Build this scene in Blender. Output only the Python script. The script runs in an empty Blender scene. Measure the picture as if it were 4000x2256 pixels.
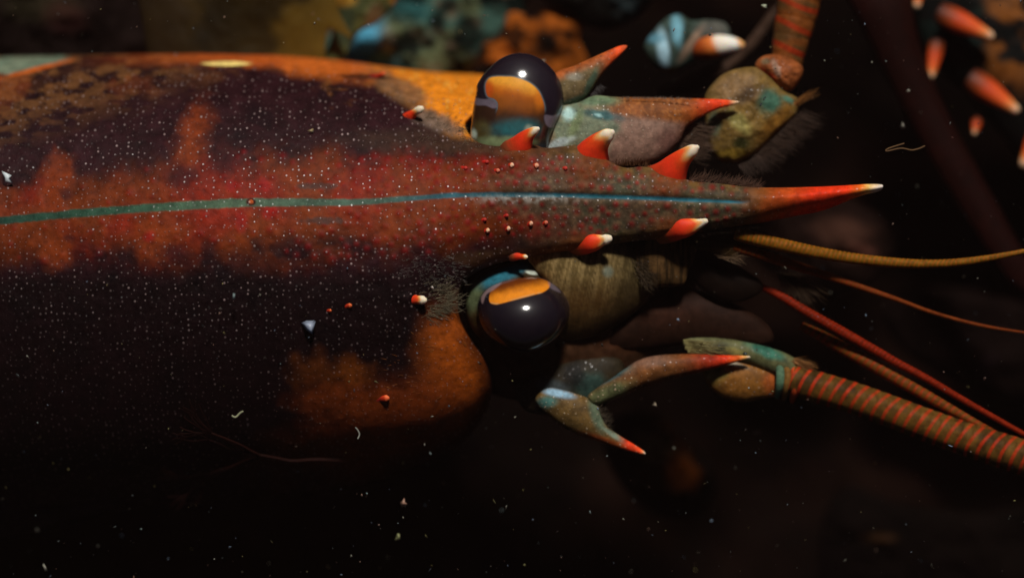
import bpy, math, random
import numpy as np
from mathutils import Vector

# ------------------------------------------------------------------ camera, world, sun
K = 0.003            # one photo pixel at the focus plane, in centimetres (frame = 12 cm wide)
DC = 10000.0         # camera height above the focus plane, in the same pixels (30 cm)
SUN_OFF = math.radians(46)       # angle between the light and the lens axis, towards the top of the frame
SUN_ROT = math.radians(6)

scene = bpy.context.scene
scene.unit_settings.system = 'METRIC'
scene.unit_settings.scale_length = 0.01
cam_d = bpy.data.cameras.new("camera")
cam = bpy.data.objects.new("camera", cam_d)
scene.collection.objects.link(cam)
cam.location = (0, 0, DC * K)
cam.rotation_euler = (0, 0, 0)
cam_d.sensor_width = 36
cam_d.lens = 36 * DC / 4000.0
cam_d.clip_start = 0.1
cam_d.clip_end = 500
cam_d.dof.use_dof = True
cam_d.dof.focus_distance = DC * K + 0.06
cam_d.dof.aperture_fstop = 0.07
scene.camera = cam

world = bpy.data.worlds.new("World")
scene.world = world
world.use_nodes = True
wn = world.node_tree.nodes
sky = wn.new('ShaderNodeTexSky')
sky.sky_type = 'NISHITA'
sky.sun_disc = False
sky.sun_elevation = math.pi / 2 - SUN_OFF
sky.sun_rotation = SUN_ROT
world.node_tree.links.new(sky.outputs[0], wn['Background'].inputs[0])
wn['Background'].inputs[1].default_value = 0.006

sun_d = bpy.data.lights.new("sun", 'SUN')
sun_d.energy = 3.1
sun_d.angle = math.radians(8)
sun_d.color = (1.0, 0.95, 0.88)
sun = bpy.data.objects.new("sun", sun_d)
scene.collection.objects.link(sun)
dv = Vector((math.sin(SUN_OFF) * math.sin(SUN_ROT), math.sin(SUN_OFF) * math.cos(SUN_ROT), math.cos(SUN_OFF)))
sun.rotation_euler = dv.to_track_quat('Z', 'Y').to_euler()

scene.view_settings.view_transform = 'Standard'
scene.view_settings.look = 'None'
scene.view_settings.exposure = 0
scene.view_settings.gamma = 1

# ------------------------------------------------------------------ helpers
rng = np.random.default_rng(7)
random.seed(7)

def W(x, y, z):
    """point at photo position (x, y) and at its own height z above the focus plane"""
    x = np.asarray(x, float); y = np.asarray(y, float); z = np.asarray(z, float) + 0 * x
    s = (DC - z) / DC
    return np.stack([(x - 2000) * K * s, (1128 - y) * K * s, z * K], -1)

_tab = rng.random((256, 256))
def vnoise(x, y):
    xi = np.floor(x).astype(int); yi = np.floor(y).astype(int)
    fx = x - xi; fy = y - yi
    fx = fx * fx * (3 - 2 * fx); fy = fy * fy * (3 - 2 * fy)
    a = _tab[xi & 255, yi & 255]; b = _tab[(xi + 1) & 255, yi & 255]
    c = _tab[xi & 255, (yi + 1) & 255]; d = _tab[(xi + 1) & 255, (yi + 1) & 255]
    return (a * (1 - fx) + b * fx) * (1 - fy) + (c * (1 - fx) + d * fx) * fy
def fbm(x, y, s, oct=4, seed=0):
    x = np.asarray(x, float) / s + seed * 17.3; y = np.asarray(y, float) / s + seed * 9.1
    t = 0; a = 0.5; n = 0
    for _ in range(oct):
        t = t + a * vnoise(x, y); n += a; a *= 0.5; x = x * 2.03 + 5.1; y = y * 2.03 + 3.7
    return t / n
def sstep(a, b, v):
    t = np.clip((v - a) / (b - a), 0, 1)
    return t * t * (3 - 2 * t)
def blob(x, y, cx, cy, rx, ry, soft=0.35, rot=0, warp=0.0, ws=60, seed=0):
    dx = x - cx; dy = y - cy
    if rot:
        c, s = math.cos(rot), math.sin(rot); dx, dy = dx * c + dy * s, -dx * s + dy * c
    r = np.sqrt((dx / rx) ** 2 + (dy / ry) ** 2)
    if warp: r = r + warp * (fbm(x, y, ws, 3, seed) - 0.5) * 2
    return 1 - sstep(1 - soft, 1 + soft, r)
def mixc(c, col, m):
    return c * (1 - m[..., None]) + np.asarray(col) * m[..., None]
def const(x, col):
    return np.zeros(np.shape(x) + (3,)) + np.asarray(col, float)
def srgb(r, g, b, k=1.0):
    v = np.array([r, g, b]) / 255.0
    return np.where(v <= 0.04045, v / 12.92, ((v + 0.055) / 1.055) ** 2.4) * k
def catmull(P, n, closed=False):
    P = np.asarray(P, float)
    m = len(P)
    seg = m if closed else m - 1
    t = np.linspace(0, seg, n, endpoint=not closed)
    i = np.minimum(t.astype(int), seg - 1); f = (t - i)[:, None]
    if closed: a, b, c, d = P[(i - 1) % m], P[i % m], P[(i + 1) % m], P[(i + 2) % m]
    else: a, b, c, d = P[np.maximum(i - 1, 0)], P[i], P[np.minimum(i + 1, m - 1)], P[np.minimum(i + 2, m - 1)]
    return 0.5 * (2 * b + (c - a) * f + (2 * a - 5 * b + 4 * c - d) * f ** 2 + (-a + 3 * b - 3 * c + d) * f ** 3)
def sdf(poly, x, y):
    """signed distance, positive inside"""
    shp = x.shape; x = x.ravel(); y = y.ravel()
    A = poly; B = np.roll(poly, -1, 0)
    best = np.full(x.shape, 1e18); ins = np.zeros(x.shape, bool)
    for (ax, ay), (bx, by) in zip(A, B):
        ex, ey = bx - ax, by - ay
        l = ex * ex + ey * ey
        if l < 1e-9: continue
        t = np.clip(((x - ax) * ex + (y - ay) * ey) / l, 0, 1)
        d = (x - ax - t * ex) ** 2 + (y - ay - t * ey) ** 2
        best = np.minimum(best, d)
        if ay != by:
            c = ((ay > y) != (by > y)) & (x < (bx - ax) * (y - ay) / (by - ay) + ax)
            ins ^= c
    return (np.sqrt(best) * np.where(ins, 1, -1)).reshape(shp)

def link(name, me, mat, parent=None, origin=None):
    o = bpy.data.objects.new(name, me)
    scene.collection.objects.link(o)
    me.materials.append(mat)
    if parent is not None: o.parent = parent
    elif origin is not None: o.location = origin
    return o
def mesh(name, V, F, C, mat, parent=None, label=None, smooth=True, alpha=None):
    """V world coordinates (cm); F list of int arrays (quads / tris); C colour per vertex"""
    V = np.asarray(V, float); org = None
    if parent is not None: V = V - np.array(origin_of(parent))
    else:
        org = V.mean(0); org[2] = V[:, 2].min(); V = V - org
    me = bpy.data.meshes.new(name)
    me.vertices.add(len(V)); me.vertices.foreach_set('co', V.astype(np.float32).ravel())
    F = [np.asarray(f, np.int32) for f in F if len(f)]
    loops = np.concatenate([f.ravel() for f in F])
    tot = np.concatenate([np.full(len(f), f.shape[1], np.int32) for f in F])
    me.loops.add(len(loops)); me.loops.foreach_set('vertex_index', loops)
    me.polygons.add(len(tot))
    me.polygons.foreach_set('loop_start', np.concatenate([[0], np.cumsum(tot)[:-1]]).astype(np.int32))
    me.polygons.foreach_set('loop_total', tot)
    if smooth: me.polygons.foreach_set('use_smooth', np.ones(len(tot), bool))
    me.update(calc_edges=True)
    ca = me.color_attributes.new('Col', 'FLOAT_COLOR', 'POINT')
    a = np.ones((len(V), 4), np.float32); a[:, :3] = np.clip(C, 0, 1)
    a[:, 3] = 1 if alpha is None else alpha
    ca.data.foreach_set('color', a.ravel())
    me.validate()
    o = link(name, me, mat, parent, org)
    if label: o['label'] = label
    return o
def origin_of(o):
    p = np.zeros(3)
    while o is not None:
        p += np.array(o.location); o = o.parent
    return p
def tag(o, label=None, cat=None, group=None, kind=None):
    if label: o['label'] = label
    if cat: o['category'] = cat
    if group: o['group'] = group
    if kind: o['kind'] = kind
    return o
def empty(name, loc, label, cat, group=None):
    o = bpy.data.objects.new(name, None); scene.collection.objects.link(o)
    o.location = loc; o.empty_display_size = 0.3
    return tag(o, label, cat, group)

def sheet(poly, step):
    """regular grid clipped to the outline, border vertices pulled onto it"""
    x0, y0 = poly.min(0) - step * 1.5; x1, y1 = poly.max(0) + step * 1.5
    xs = np.arange(x0, x1 + step, step); ys = np.arange(y0, y1 + step, step)
    X, Y = np.meshgrid(xs, ys, indexing='ij')
    D = sdf(poly, X, Y)
    gx, gy = np.gradient(D, step)
    ins = D > 0
    nq = ins[:-1, :-1].astype(int) + ins[1:, :-1] + ins[:-1, 1:] + ins[1:, 1:]
    Q = nq >= 1
    n = np.sqrt(gx ** 2 + gy ** 2) + 1e-6
    out = ~ins
    X2 = np.where(out, X - D * gx / n, X); Y2 = np.where(out, Y - D * gy / n, Y)
    # one more projection step for the pulled vertices
    idx = np.full(X.shape, -1)
    used = np.zeros(X.shape, bool)
    used[:-1, :-1] |= Q; used[1:, :-1] |= Q; used[:-1, 1:] |= Q; used[1:, 1:] |= Q
    idx[used] = np.arange(used.sum())
    quads = np.stack([idx[:-1, :-1][Q], idx[:-1, 1:][Q], idx[1:, 1:][Q], idx[1:, :-1][Q]], -1)
    quads = quads[:, ::1]
    return X2, Y2, np.maximum(D, 0), ins, used, idx, quads
def poisson(ins, iters):
    u = np.zeros(ins.shape)
    I, J = np.indices(ins.shape); red = ((I + J) & 1 == 0) & ins; blk = ((I + J) & 1 == 1) & ins
    w = 1.85
    for _ in range(iters):
        for m in (red, blk):
            s = np.zeros_like(u)
            s[1:-1, 1:-1] = (u[:-2, 1:-1] + u[2:, 1:-1] + u[1:-1, :-2] + u[1:-1, 2:] + 1) / 4
            u = np.where(m, u + w * (s - u), u)
    return u
def border(quads):
    e = np.concatenate([quads[:, [0, 1]], quads[:, [1, 2]], quads[:, [2, 3]], quads[:, [3, 0]]])
    key = np.sort(e, 1); _, inv, cnt = np.unique(key, axis=0, return_inverse=True, return_counts=True)
    return e[cnt[inv.ravel()] == 1]
def inflate(name, pts, z, H, colfn, mat, parent=None, label=None, step=None, n=90, under=0.7, zfn=None, alpha=None,
            power=0.5, rough=0, rs=30, closed_raw=False):
    """a rounded solid with the given outline: smooth cushion above, shallower cushion below"""
    poly = np.asarray(pts, float) if closed_raw else catmull(pts, max(40, 6 * len(pts)), True)
    size = (poly.max(0) - poly.min(0))
    if step is None: step = max(size.max() / n, 2.5)
    X, Y, D, ins, used, idx, quads = sheet(poly, step)
    u = poisson(ins, 160); u = u / u.max()
    h = u ** power
    b = (z if zfn is None else z + zfn(X, Y))
    nz = rough * (fbm(X, Y, rs, 4, 3) - 0.5) * h if rough else 0
    Zt = b + H * h + nz; Zb = b - H * under * h
    x = X[used]; y = Y[used]; zt = (Zt + 0 * X)[used]; zb = (Zb + 0 * X)[used] - 1.0
    V = np.concatenate([W(x, y, zt), W(x, y, zb)]); N = len(x)
    be = border(quads)
    side = np.stack([be[:, 1], be[:, 0], be[:, 0] + N, be[:, 1] + N], -1)
    C = colfn(x, y, zt - z)
    C = np.concatenate([C, C])
    q = quads[:, ::-1]
    # orientation: +x columns, +y rows down the photo -> world y flips
    F = [quads, quads[:, ::-1] + N, side]
    al = None if alpha is None else np.concatenate([alpha(x, y)] * 2)
    return mesh(name, V, F, C, mat, parent, label, alpha=al)
def tube(name, pts, rad, colfn, mat, parent=None, label=None, rings=40, seg=20, mod=None, zs=1.0, alpha=None, build=True):
    """pts (x, y, z) photo pixels, rad pixels at each point; colfn(t, angle, s)"""
    P4 = catmull(np.concatenate([np.asarray(pts, float), np.asarray(rad, float)[:, None]], 1), rings)
    P = P4[:, :3]; R = np.maximum(P4[:, 3], 0.3)
    L = np.concatenate([[0], np.cumsum(np.linalg.norm(np.diff(P, axis=0), axis=1))])
    if mod is not None: R = R * mod(L)
    T = np.gradient(P, axis=0); T /= np.linalg.norm(T, axis=1)[:, None] + 1e-9
    up = np.array([0, 0, 1.0])
    A = np.cross(T, up); A /= np.linalg.norm(A, axis=1)[:, None] + 1e-9
    B = np.cross(A, T)
    th = np.linspace(0, 2 * np.pi, seg, endpoint=False)
    ring = P[:, None] + R[:, None, None] * (np.cos(th)[None, :, None] * A[:, None] + zs * np.sin(th)[None, :, None] * B[:, None])
    # rounded end
    tip = P[-1] + T[-1] * R[-1] * 0.9
    mid = P[-1] + T[-1] * R[-1] * 0.6
    r2 = mid[None] + 0.7 * R[-1] * (np.cos(th)[:, None] * A[-1] + zs * np.sin(th)[:, None] * B[-1])
    V = np.concatenate([ring.reshape(-1, 3), r2, tip[None], P[:1]])
    n = rings + 1
    i = np.arange(n - 1)[:, None] * seg; j = np.arange(seg)[None]
    q = np.stack([i + j, i + (j + 1) % seg, i + seg + (j + 1) % seg, i + seg + j], -1).reshape(-1, 4)
    ti = n * seg
    j = np.arange(seg)
    t1 = np.stack([(n - 1) * seg + j, (n - 1) * seg + (j + 1) % seg, np.full(seg, ti)], -1)
    t2 = np.stack([(j + 1) % seg, j, np.full(seg, ti + 1)], -1)
    t = np.concatenate([np.repeat(L / L[-1], seg), np.ones(seg), [1.0], [0.0]])
    s = np.concatenate([np.repeat(L, seg), np.full(seg, L[-1]), [L[-1]], [0.0]])
    ang = np.concatenate([np.tile(th, n), [np.pi / 2], [np.pi / 2]])
    C = colfn(t, ang, s)
    al = None if alpha is None else alpha(t)
    Vw = W(V[:, 0], V[:, 1], V[:, 2])
    if not build: return Vw, [q, t1, t2], C
    return mesh(name, Vw, [q, t1, t2], C, mat, parent, label, alpha=al)
def ramp(t, stops):
    ts = [s[0] for s in stops]; cs = np.array([s[1] for s in stops])
    return np.stack([np.interp(t, ts, cs[:, k]) for k in range(3)], -1)
def strands(name, roots, dirs, lens, wid, cols, mat, parent, zf, curl=0.15, label=None):
    """many fine tapered hairs as one tuft"""
    n = len(roots); S = 5
    V = []; F = []; C = []
    base = 0
    roots = np.asarray(roots, float); dirs = np.asarray(dirs, float)
    dirs /= np.linalg.norm(dirs, axis=1)[:, None]
    t = np.linspace(0, 1, S)
    for k in range(n):
        d = dirs[k]; L = lens[k]
        side = np.array([-d[1], d[0], 0.0]); side /= np.linalg.norm(side) + 1e-9
        c = (rng.random() - 0.5) * 2 * curl * L; c2 = (rng.random() - 0.2) * curl * L
        p = roots[k] + d * L * t[:, None] + side * (c * t ** 2)[:, None] + np.array([0, 0, 1]) * (c2 * t ** 2)[:, None]
        w = wid * (1 - 0.8 * t)
        for a in (0, 2.094, 4.188):
            off = side * math.cos(a) + np.array([0, 0, 1.0]) * math.sin(a)
            V.append(p + off * w[:, None])
        C.append(np.repeat(cols[k][None], 3 * S, 0) * (0.7 + 0.6 * rng.random()))
        for a in range(3):
            b = (a + 1) % 3
            for i in range(S - 1):
                F.append((base + a * S + i, base + b * S + i, base + b * S + i + 1, base + a * S + i + 1))
        base += 3 * S
    V = np.concatenate(V); C = np.concatenate(C)
    return mesh(name, W(V[:, 0], V[:, 1], V[:, 2]), [np.array(F)], C, mat, parent, label, smooth=False)

# ------------------------------------------------------------------ materials
def make_mat(name, rough=0.45, spec=0.35, coat=0.0, coat_rough=0.1, nscale=6.0, var=0.35, dots=0.0, dot_size=0.22,
             dot_col=(0.3, 0.27, 0.27), bump=0.3, sss=0.0, rim=None, fine=0.0, dist=0.02, trans=0.0):
    m = bpy.data.materials.new(name); m.use_nodes = True
    nt = m.node_tree; N = nt.nodes; L = nt.links
    p = N['Principled BSDF']
    tc = N.new('ShaderNodeTexCoord'); at = N.new('ShaderNodeAttribute'); at.attribute_name = 'Col'
    no = N.new('ShaderNodeTexNoise'); no.inputs['Scale'].default_value = nscale; no.inputs['Detail'].default_value = 6
    no.inputs['Roughness'].default_value = 0.65
    L.new(tc.outputs['Object'], no.inputs['Vector'])
    mr = N.new('ShaderNodeMapRange'); mr.inputs['From Min'].default_value = 0.3; mr.inputs['From Max'].default_value = 0.7
    mr.inputs['To Min'].default_value = 1 - var; mr.inputs['To Max'].default_value = 1 + var
    L.new(no.outputs['Fac'], mr.inputs['Value'])
    vm = N.new('ShaderNodeVectorMath'); vm.operation = 'SCALE'
    L.new(at.outputs['Color'], vm.inputs[0]); L.new(mr.outputs[0], vm.inputs['Scale'])
    col = vm.outputs[0]
    height = no.outputs['Fac']
    if dots:
        vo = N.new('ShaderNodeTexVoronoi'); vo.voronoi_dimensions = '2D'; vo.inputs['Randomness'].default_value = 0.85; vo.inputs['Scale'].default_value = dots
        L.new(tc.outputs['Object'], vo.inputs['Vector'])
        sc = N.new('ShaderNodeSeparateColor'); L.new(vo.outputs['Color'], sc.inputs[0])
        rr = N.new('ShaderNodeMath'); rr.operation = 'MULTIPLY_ADD'; L.new(sc.outputs[0], rr.inputs[0])
        rr.inputs[1].default_value = dot_size * 1.2; rr.inputs[2].default_value = dot_size * 0.25
        sb = N.new('ShaderNodeMath'); sb.operation = 'SUBTRACT'; L.new(rr.outputs[0], sb.inputs[0]); L.new(vo.outputs['Distance'], sb.inputs[1])
        ms = N.new('ShaderNodeMapRange'); ms.interpolation_type = 'SMOOTHSTEP'
        ms.inputs['From Min'].default_value = 0; ms.inputs['From Max'].default_value = dot_size * 0.6
        L.new(sb.outputs[0], ms.inputs['Value'])
        mu = N.new('ShaderNodeMath'); mu.operation = 'MULTIPLY'; L.new(ms.outputs[0], mu.inputs[0]); L.new(at.outputs['Alpha'], mu.inputs[1])
        mv = N.new('ShaderNodeMath'); mv.operation = 'MULTIPLY'; L.new(mu.outputs[0], mv.inputs[0])
        pw = N.new('ShaderNodeMath'); pw.operation = 'MULTIPLY_ADD'; L.new(sc.outputs[1], pw.inputs[0]); pw.inputs[1].default_value = 0.8; pw.inputs[2].default_value = 0.02
        L.new(pw.outputs[0], mv.inputs[1])
        mx = N.new('ShaderNodeMix'); mx.data_type = 'RGBA'
        L.new(mv.outputs[0], mx.inputs[0]); L.new(col, mx.inputs[6]); mx.inputs[7].default_value = (*dot_col, 1)
        col = mx.outputs[2]
        ad = N.new('ShaderNodeMath'); ad.operation = 'MULTIPLY_ADD'; L.new(mu.outputs[0], ad.inputs[0]); ad.inputs[1].default_value = 0.8
        L.new(no.outputs['Fac'], ad.inputs[2]); height = ad.outputs[0]
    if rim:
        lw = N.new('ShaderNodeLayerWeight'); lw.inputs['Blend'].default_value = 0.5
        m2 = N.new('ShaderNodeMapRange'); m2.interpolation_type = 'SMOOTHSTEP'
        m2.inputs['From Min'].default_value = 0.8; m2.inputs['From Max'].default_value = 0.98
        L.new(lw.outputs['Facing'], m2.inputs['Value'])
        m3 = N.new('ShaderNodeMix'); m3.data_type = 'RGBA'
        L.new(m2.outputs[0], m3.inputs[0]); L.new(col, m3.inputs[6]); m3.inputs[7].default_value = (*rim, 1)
        col = m3.outputs[2]  # edge highlight mixed into the base colour by facing angle
    L.new(col, p.inputs['Base Color'])
    p.inputs['Roughness'].default_value = rough
    p.inputs['Specular IOR Level'].default_value = spec
    p.inputs['Coat Weight'].default_value = coat
    if dots:
        for nm, a_, b_ in (('Specular IOR Level', spec, 0.55), ('Roughness', rough, 0.28)):
            q = N.new('ShaderNodeMapRange'); q.inputs['To Min'].default_value = a_; q.inputs['To Max'].default_value = b_
            L.new(ms.outputs[0], q.inputs['Value']); L.new(q.outputs[0], p.inputs[nm])
    p.inputs['Coat Roughness'].default_value = coat_rough
    if sss:
        p.inputs['Subsurface Weight'].default_value = sss
        p.inputs['Subsurface Radius'].default_value = (1.0, 0.35, 0.12)
        p.inputs['Subsurface Scale'].default_value = 0.08
    if trans:
        p.inputs['Transmission Weight'].default_value = trans
    if bump:
        b = N.new('ShaderNodeBump'); b.inputs['Strength'].default_value = bump; b.inputs['Distance'].default_value = dist
        L.new(height, b.inputs['Height']); L.new(b.outputs[0], p.inputs['Normal'])
    return m
M_SHELL = make_mat('shell', rough=0.5, spec=0.06, nscale=9, var=0.4, dots=14.2, dot_size=0.17, dot_col=(0.36, 0.25, 0.24), bump=0.8, dist=0.012)
M_SPINE = make_mat('spine', rough=0.5, spec=0.2, nscale=12, var=0.14, bump=0.25, sss=0.3)
M_LIMB = make_mat('limb', rough=0.55, spec=0.12, nscale=9, var=0.5, dots=15, dot_size=0.17, dot_col=(0.5, 0.36, 0.22), bump=0.5)
M_ANT = make_mat('antenna', rough=0.5, spec=0.05, nscale=14, var=0.35, bump=0.25)
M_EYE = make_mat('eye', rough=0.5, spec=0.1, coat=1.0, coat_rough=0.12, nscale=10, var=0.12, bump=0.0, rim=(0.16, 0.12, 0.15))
M_SOFT = make_mat('membrane', rough=0.55, spec=0.05, nscale=9, var=0.4, bump=0.4)
M_HAIR = make_mat('setae', rough=0.6, spec=0.2, nscale=4, var=0.3, bump=0)
M_ROCK = make_mat('rock', rough=0.9, spec=0.03, nscale=1.2, var=0.6, bump=0.9, dist=0.2)
M_BED = make_mat('seabed', rough=0.95, spec=0.02, nscale=0.9, var=0.6, bump=0.8, dist=0.2)
M_KELP = make_mat('kelp', rough=0.6, spec=0.06, nscale=1.2, var=0.4, bump=0.2)
M_FLAKE = make_mat('flake', rough=0.4, spec=0.5, nscale=20, var=0.4, bump=0)

# ------------------------------------------------------------------ lobster shell
OUT = np.array([(-250,226),(0,222),(357,217),(776,208),(1087,217),(1335,238),(1553,267),(1708,283),(1860,291),(1905,305),
 (1898,380),(1872,425),(1840,462),(1820,485),(1822,508),(1840,530),(1885,549),(1947,560),(2020,560),(2090,566),(2131,578),(2206,571),
 (2264,566),(2340,600),(2400,640),(2449,655),(2520,650),(2600,670),(2700,706),(2760,712),(2851,721),(2933,731),(3071,732),(3240,727),
 (3385,719),(3438,720),(3450,728),(3432,747),(3359,766),(3216,821),(3106,843),(2996,865),(2940,876),(2830,892),(2720,909),(2654,925),(2555,936),
 (2500,939),(2396,953),(2317,975),(2220,981),(2140,990),(2066,1006),(2044,1016),(1964,1023),(1876,1054),(1819,1098),(1790,1164),
 (1798,1252),(1840,1330),(1890,1400),(1920,1480),(1915,1560),(1880,1640),(1800,1730),(1650,1815),(1450,1880),(1200,1925),(600,1960),(-250,1980)], float)
MIDP = np.array([(-250,884),(0,862),(300,833),(600,810),(900,793),(1100,790),(1400,790),(1600,775),(1750,763),(1900,760),(2200,762),
                 (2600,776),(2900,790),(3450,728)], float)
def mid(x): return np.interp(x, MIDP[:, 0], MIDP[:, 1])
TOPX = [-250, 0, 357, 776, 1087, 1335, 1553, 1708, 1860, 2200]
TOPY = [226, 222, 217, 208, 217, 238, 267, 283, 291, 310]
BOTX = [-250, 600, 1200, 1450, 1650, 1800, 1880, 2200]
BOTY = [1980, 1960, 1925, 1880, 1815, 1740, 1700, 1650]

# scattered red tubercles raised on the shell
tb = []
for _ in range(3200):
    x = rng.uniform(0, 2980); m_ = float(mid(x))
    if x < 1700: off = rng.uniform(-210, 230) * (1.0 if x > 900 else 0.75)
    else:
        hw = np.interp(x, [1700, 2200, 2700, 2980], [190, 165, 90, 55]); off = rng.uniform(-hw, hw)
    if abs(off) < 28: continue
    if all((x - a) ** 2 + (m_ + off - b) ** 2 > 30 ** 2 for a, b, _, _ in tb):
        dens = np.interp(x, [0, 700, 1100, 2000], [0.02, 0.06, 0.12, 1.0])
        if rng.random() < dens: tb.append((x, m_ + off, rng.uniform(8, 15), rng.uniform(0.5, 1)))
TB = np.array(tb)

SPB = [(2045, 575, -0.85, 36), (2322, 618, -0.95, 60), (2622, 690, -0.84, 56), (2625, 890, -0.2, 44), (2268, 950, -0.18, 40), (1595, 465, -0.6, 26), (1595, 1167, 0, 26)]
def shell_z(x, y):
    x = np.asarray(x, float); y = np.asarray(y, float)
    yt = np.interp(x, TOPX, TOPY); yb = np.interp(x, BOTX, BOTY)
    c = (yt + yb) / 2; b = (yb - yt) / 2
    v = np.clip((y - c) / b, -1, 1)
    vm = (mid(x) - c) / b
    zb = 760 * (np.sqrt(1 - v * v + 0.002) - np.sqrt(1 - vm * vm))
    # carapace drops a little towards the tail and behind the eyes
    zb = zb - 60 * sstep(900, -200, x)
    # cervical dip and orbital hollow
    zb = zb - 26 * blob(x, y, 1745, 1140, 120, 130, 0.8) - 18 * blob(x, y, 1740, 480, 110, 70, 0.8)
    zb = zb + 110 * np.exp(-((x - 1720) / 330) ** 2 - ((y - 1700) / 210) ** 2)
    dy = y - mid(x)
    hw = np.interp(x, [1500, 2000, 2200, 2700, 3000, 3450], [260, 230, 200, 110, 70, 20])
    q = dy / hw
    zr = 15 + (x - 1900) * 0.02 - np.interp(x, [1900, 2700, 3100, 3450], [60, 34, 42, 20]) * q * q
    zr = zr - 10 * np.exp(-(dy / 14) ** 2) * (x < 2930) + 7 * np.exp(-(dy / 45) ** 2)
    k = sstep(1650, 2050, x) * (1 - sstep(300, 420, np.abs(dy)))
    k = np.where(x > 2150, 1, k)
    z = zb * (1 - k) + zr * k
    return z
def carapace():
    poly = catmull(OUT, 420, True)
    step = 4.0
    X, Y, D, ins, used, idx, quads = sheet(poly, step)
    x = X[used]; y = Y[used]; d = D[used]
    z = shell_z(x, y)
    R = np.interp(x, [1500, 1900, 2300, 2900, 3100, 3450], [70, 45, 45, 40, 45, 14])
    t = np.clip(d / R, 0, 1)
    z = z - R * 1.1 * (1 - np.sqrt(np.clip(1 - (1 - t) ** 2, 0, 1)))
    red = np.zeros(x.shape); hi = np.zeros(x.shape)
    for cx, cy, r, s in TB:
        m = (np.abs(x - cx) < 2.5 * r) & (np.abs(y - cy) < 2.5 * r)
        g = np.exp(-(((x[m] - cx) ** 2 + (y[m] - cy) ** 2) / (r * r)))
        z[m] += g * r * 0.32 * s; red[m] = np.maximum(red[m], g * s)
    z = z + 5 * (fbm(x, y, 50, 3, 8) - 0.5)
    sb = np.zeros(x.shape)
    for bx, by, ang, r in SPB:
        dx = x - bx; dy_ = y - by; c_, s_ = math.cos(ang), math.sin(ang)
        a_ = dx * c_ + dy_ * s_; b_ = -dx * s_ + dy_ * c_
        g = np.exp(-(a_ / (r * np.where(a_ < 0, 1.9, 0.9))) ** 2 - (b_ / (r * 1.05)) ** 2)
        z = z + g * r * 0.3; sb = np.maximum(sb, g)
    # ---------------- pigment, with some light falloff painted in
    dy = y - mid(x)
    n1 = fbm(x, y, 120, 4, 1); n2 = fbm(x, y, 45, 4, 2); n3 = fbm(x, y, 220, 3, 5); n4 = fbm(x, y, 16, 3, 6)
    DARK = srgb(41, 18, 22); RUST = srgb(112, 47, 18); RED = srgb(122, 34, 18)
    ORG = srgb(205, 112, 28, 1.0); OLV = srgb(84, 72, 56); TEAL = srgb(44, 92, 88)
    C = const(x, DARK) * (0.55 + 0.9 * n2)[:, None]
    # rusty band along the back, wider on the far side of the groove
    up = np.interp(x, [0, 500, 1000, 1500, 1750, 2200], [150, 150, 185, 175, 165, 160])
    lo = np.interp(x, [0, 500, 1000, 1400, 1800, 2200], [150, 190, 230, 190, 180, 160])
    w = np.where(dy < 0, -dy / up, dy / lo) + 0.75 * (n1 - 0.5) + 0.35 * (n2 - 0.5)
    m = 1 - sstep(0.65, 1.4, w)
    rmask = m.copy()
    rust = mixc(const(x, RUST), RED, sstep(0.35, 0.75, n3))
    rust = rust * np.interp(w, [0, 0.5, 1.15], [1.15, 1.05, 0.45])[:, None] * np.interp(x, [0, 900], [0.75, 1])[:, None]  # rust fades off the midline; left end also darkened for light falloff
    rust = mixc(rust, srgb(112, 50, 20), 0.6 * sstep(600, 100, x) * (1 - sstep(0, 90, np.abs(dy))))
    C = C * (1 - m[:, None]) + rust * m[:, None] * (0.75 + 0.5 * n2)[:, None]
    m2 = sstep(1.15, 0.7, w) * 0
    # dark mottling far left / lower half; lower half near black, pigment plus painted-in dimness
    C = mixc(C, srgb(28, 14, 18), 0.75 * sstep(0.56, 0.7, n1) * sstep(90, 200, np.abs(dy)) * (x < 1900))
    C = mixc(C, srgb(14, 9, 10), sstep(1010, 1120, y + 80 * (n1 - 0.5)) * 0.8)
    # ridge crest on the rostrum: brownish grey with olive
    k = sstep(1750, 2150, x) * (1 - sstep(0.55, 1.0, np.abs(dy) / 110) * sstep(2350, 1900, x))
    k = np.maximum(k, sstep(2150, 2450, x))
    gr = mixc(const(x, OLV), srgb(70, 74, 56), sstep(0.4, 0.65, n1))
    gr = mixc(gr, srgb(105, 85, 62), 0.7 * sstep(0.5, 0.75, n4))
    C = C * (1 - 0.93 * k[:, None]) + gr * (0.93 * k * (0.6 + 0.8 * n4))[:, None]
    eb = sstep(60, 10, d) * sstep(2050, 2250, x) * sstep(3000, 2800, x)
    C = mixc(C, srgb(112, 82, 38), 0.7 * eb * sstep(0.35, 0.6, n2))
    # tubercles
    C = mixc(C, srgb(132, 22, 26), np.clip(red * 1.3, 0, 1) * 0.75 * np.interp(x, [0, 1400, 1900, 2300, 3000], [0.5, 0.6, 0.9, 1.0, 0.9]))
    # brown rim next to both eyes
    C = mixc(C, srgb(80, 52, 34), 0.8 * blob(x, y, 1960, 572, 240, 34, 0.4, warp=0.3, ws=40))
    C = mixc(C, srgb(60, 42, 34), 0.7 * blob(x, y, 1700, 548, 330, 48, 0.5, warp=0.4, ws=60))
    C = mixc(C, srgb(66, 44, 28), 0.8 * blob(x, y, 1960, 1010, 190, 34, 0.4, warp=0.3, ws=40))
    C = mixc(C, srgb(120, 62, 28), np.clip(sb * 1.3, 0, 1) * 0.8 * (x > 1900))
    # top edge: orange brown mottling, orange stripe, bright orange cheek
    nm = fbm(x * 0.55, y * 1.6, 60, 4, 9)
    m = sstep(450, 250, y + 0.12 * x - 40 + 60 * (n4 - .5)) * sstep(0.38, 0.62, nm) * sstep(1500, 800, x)
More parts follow.
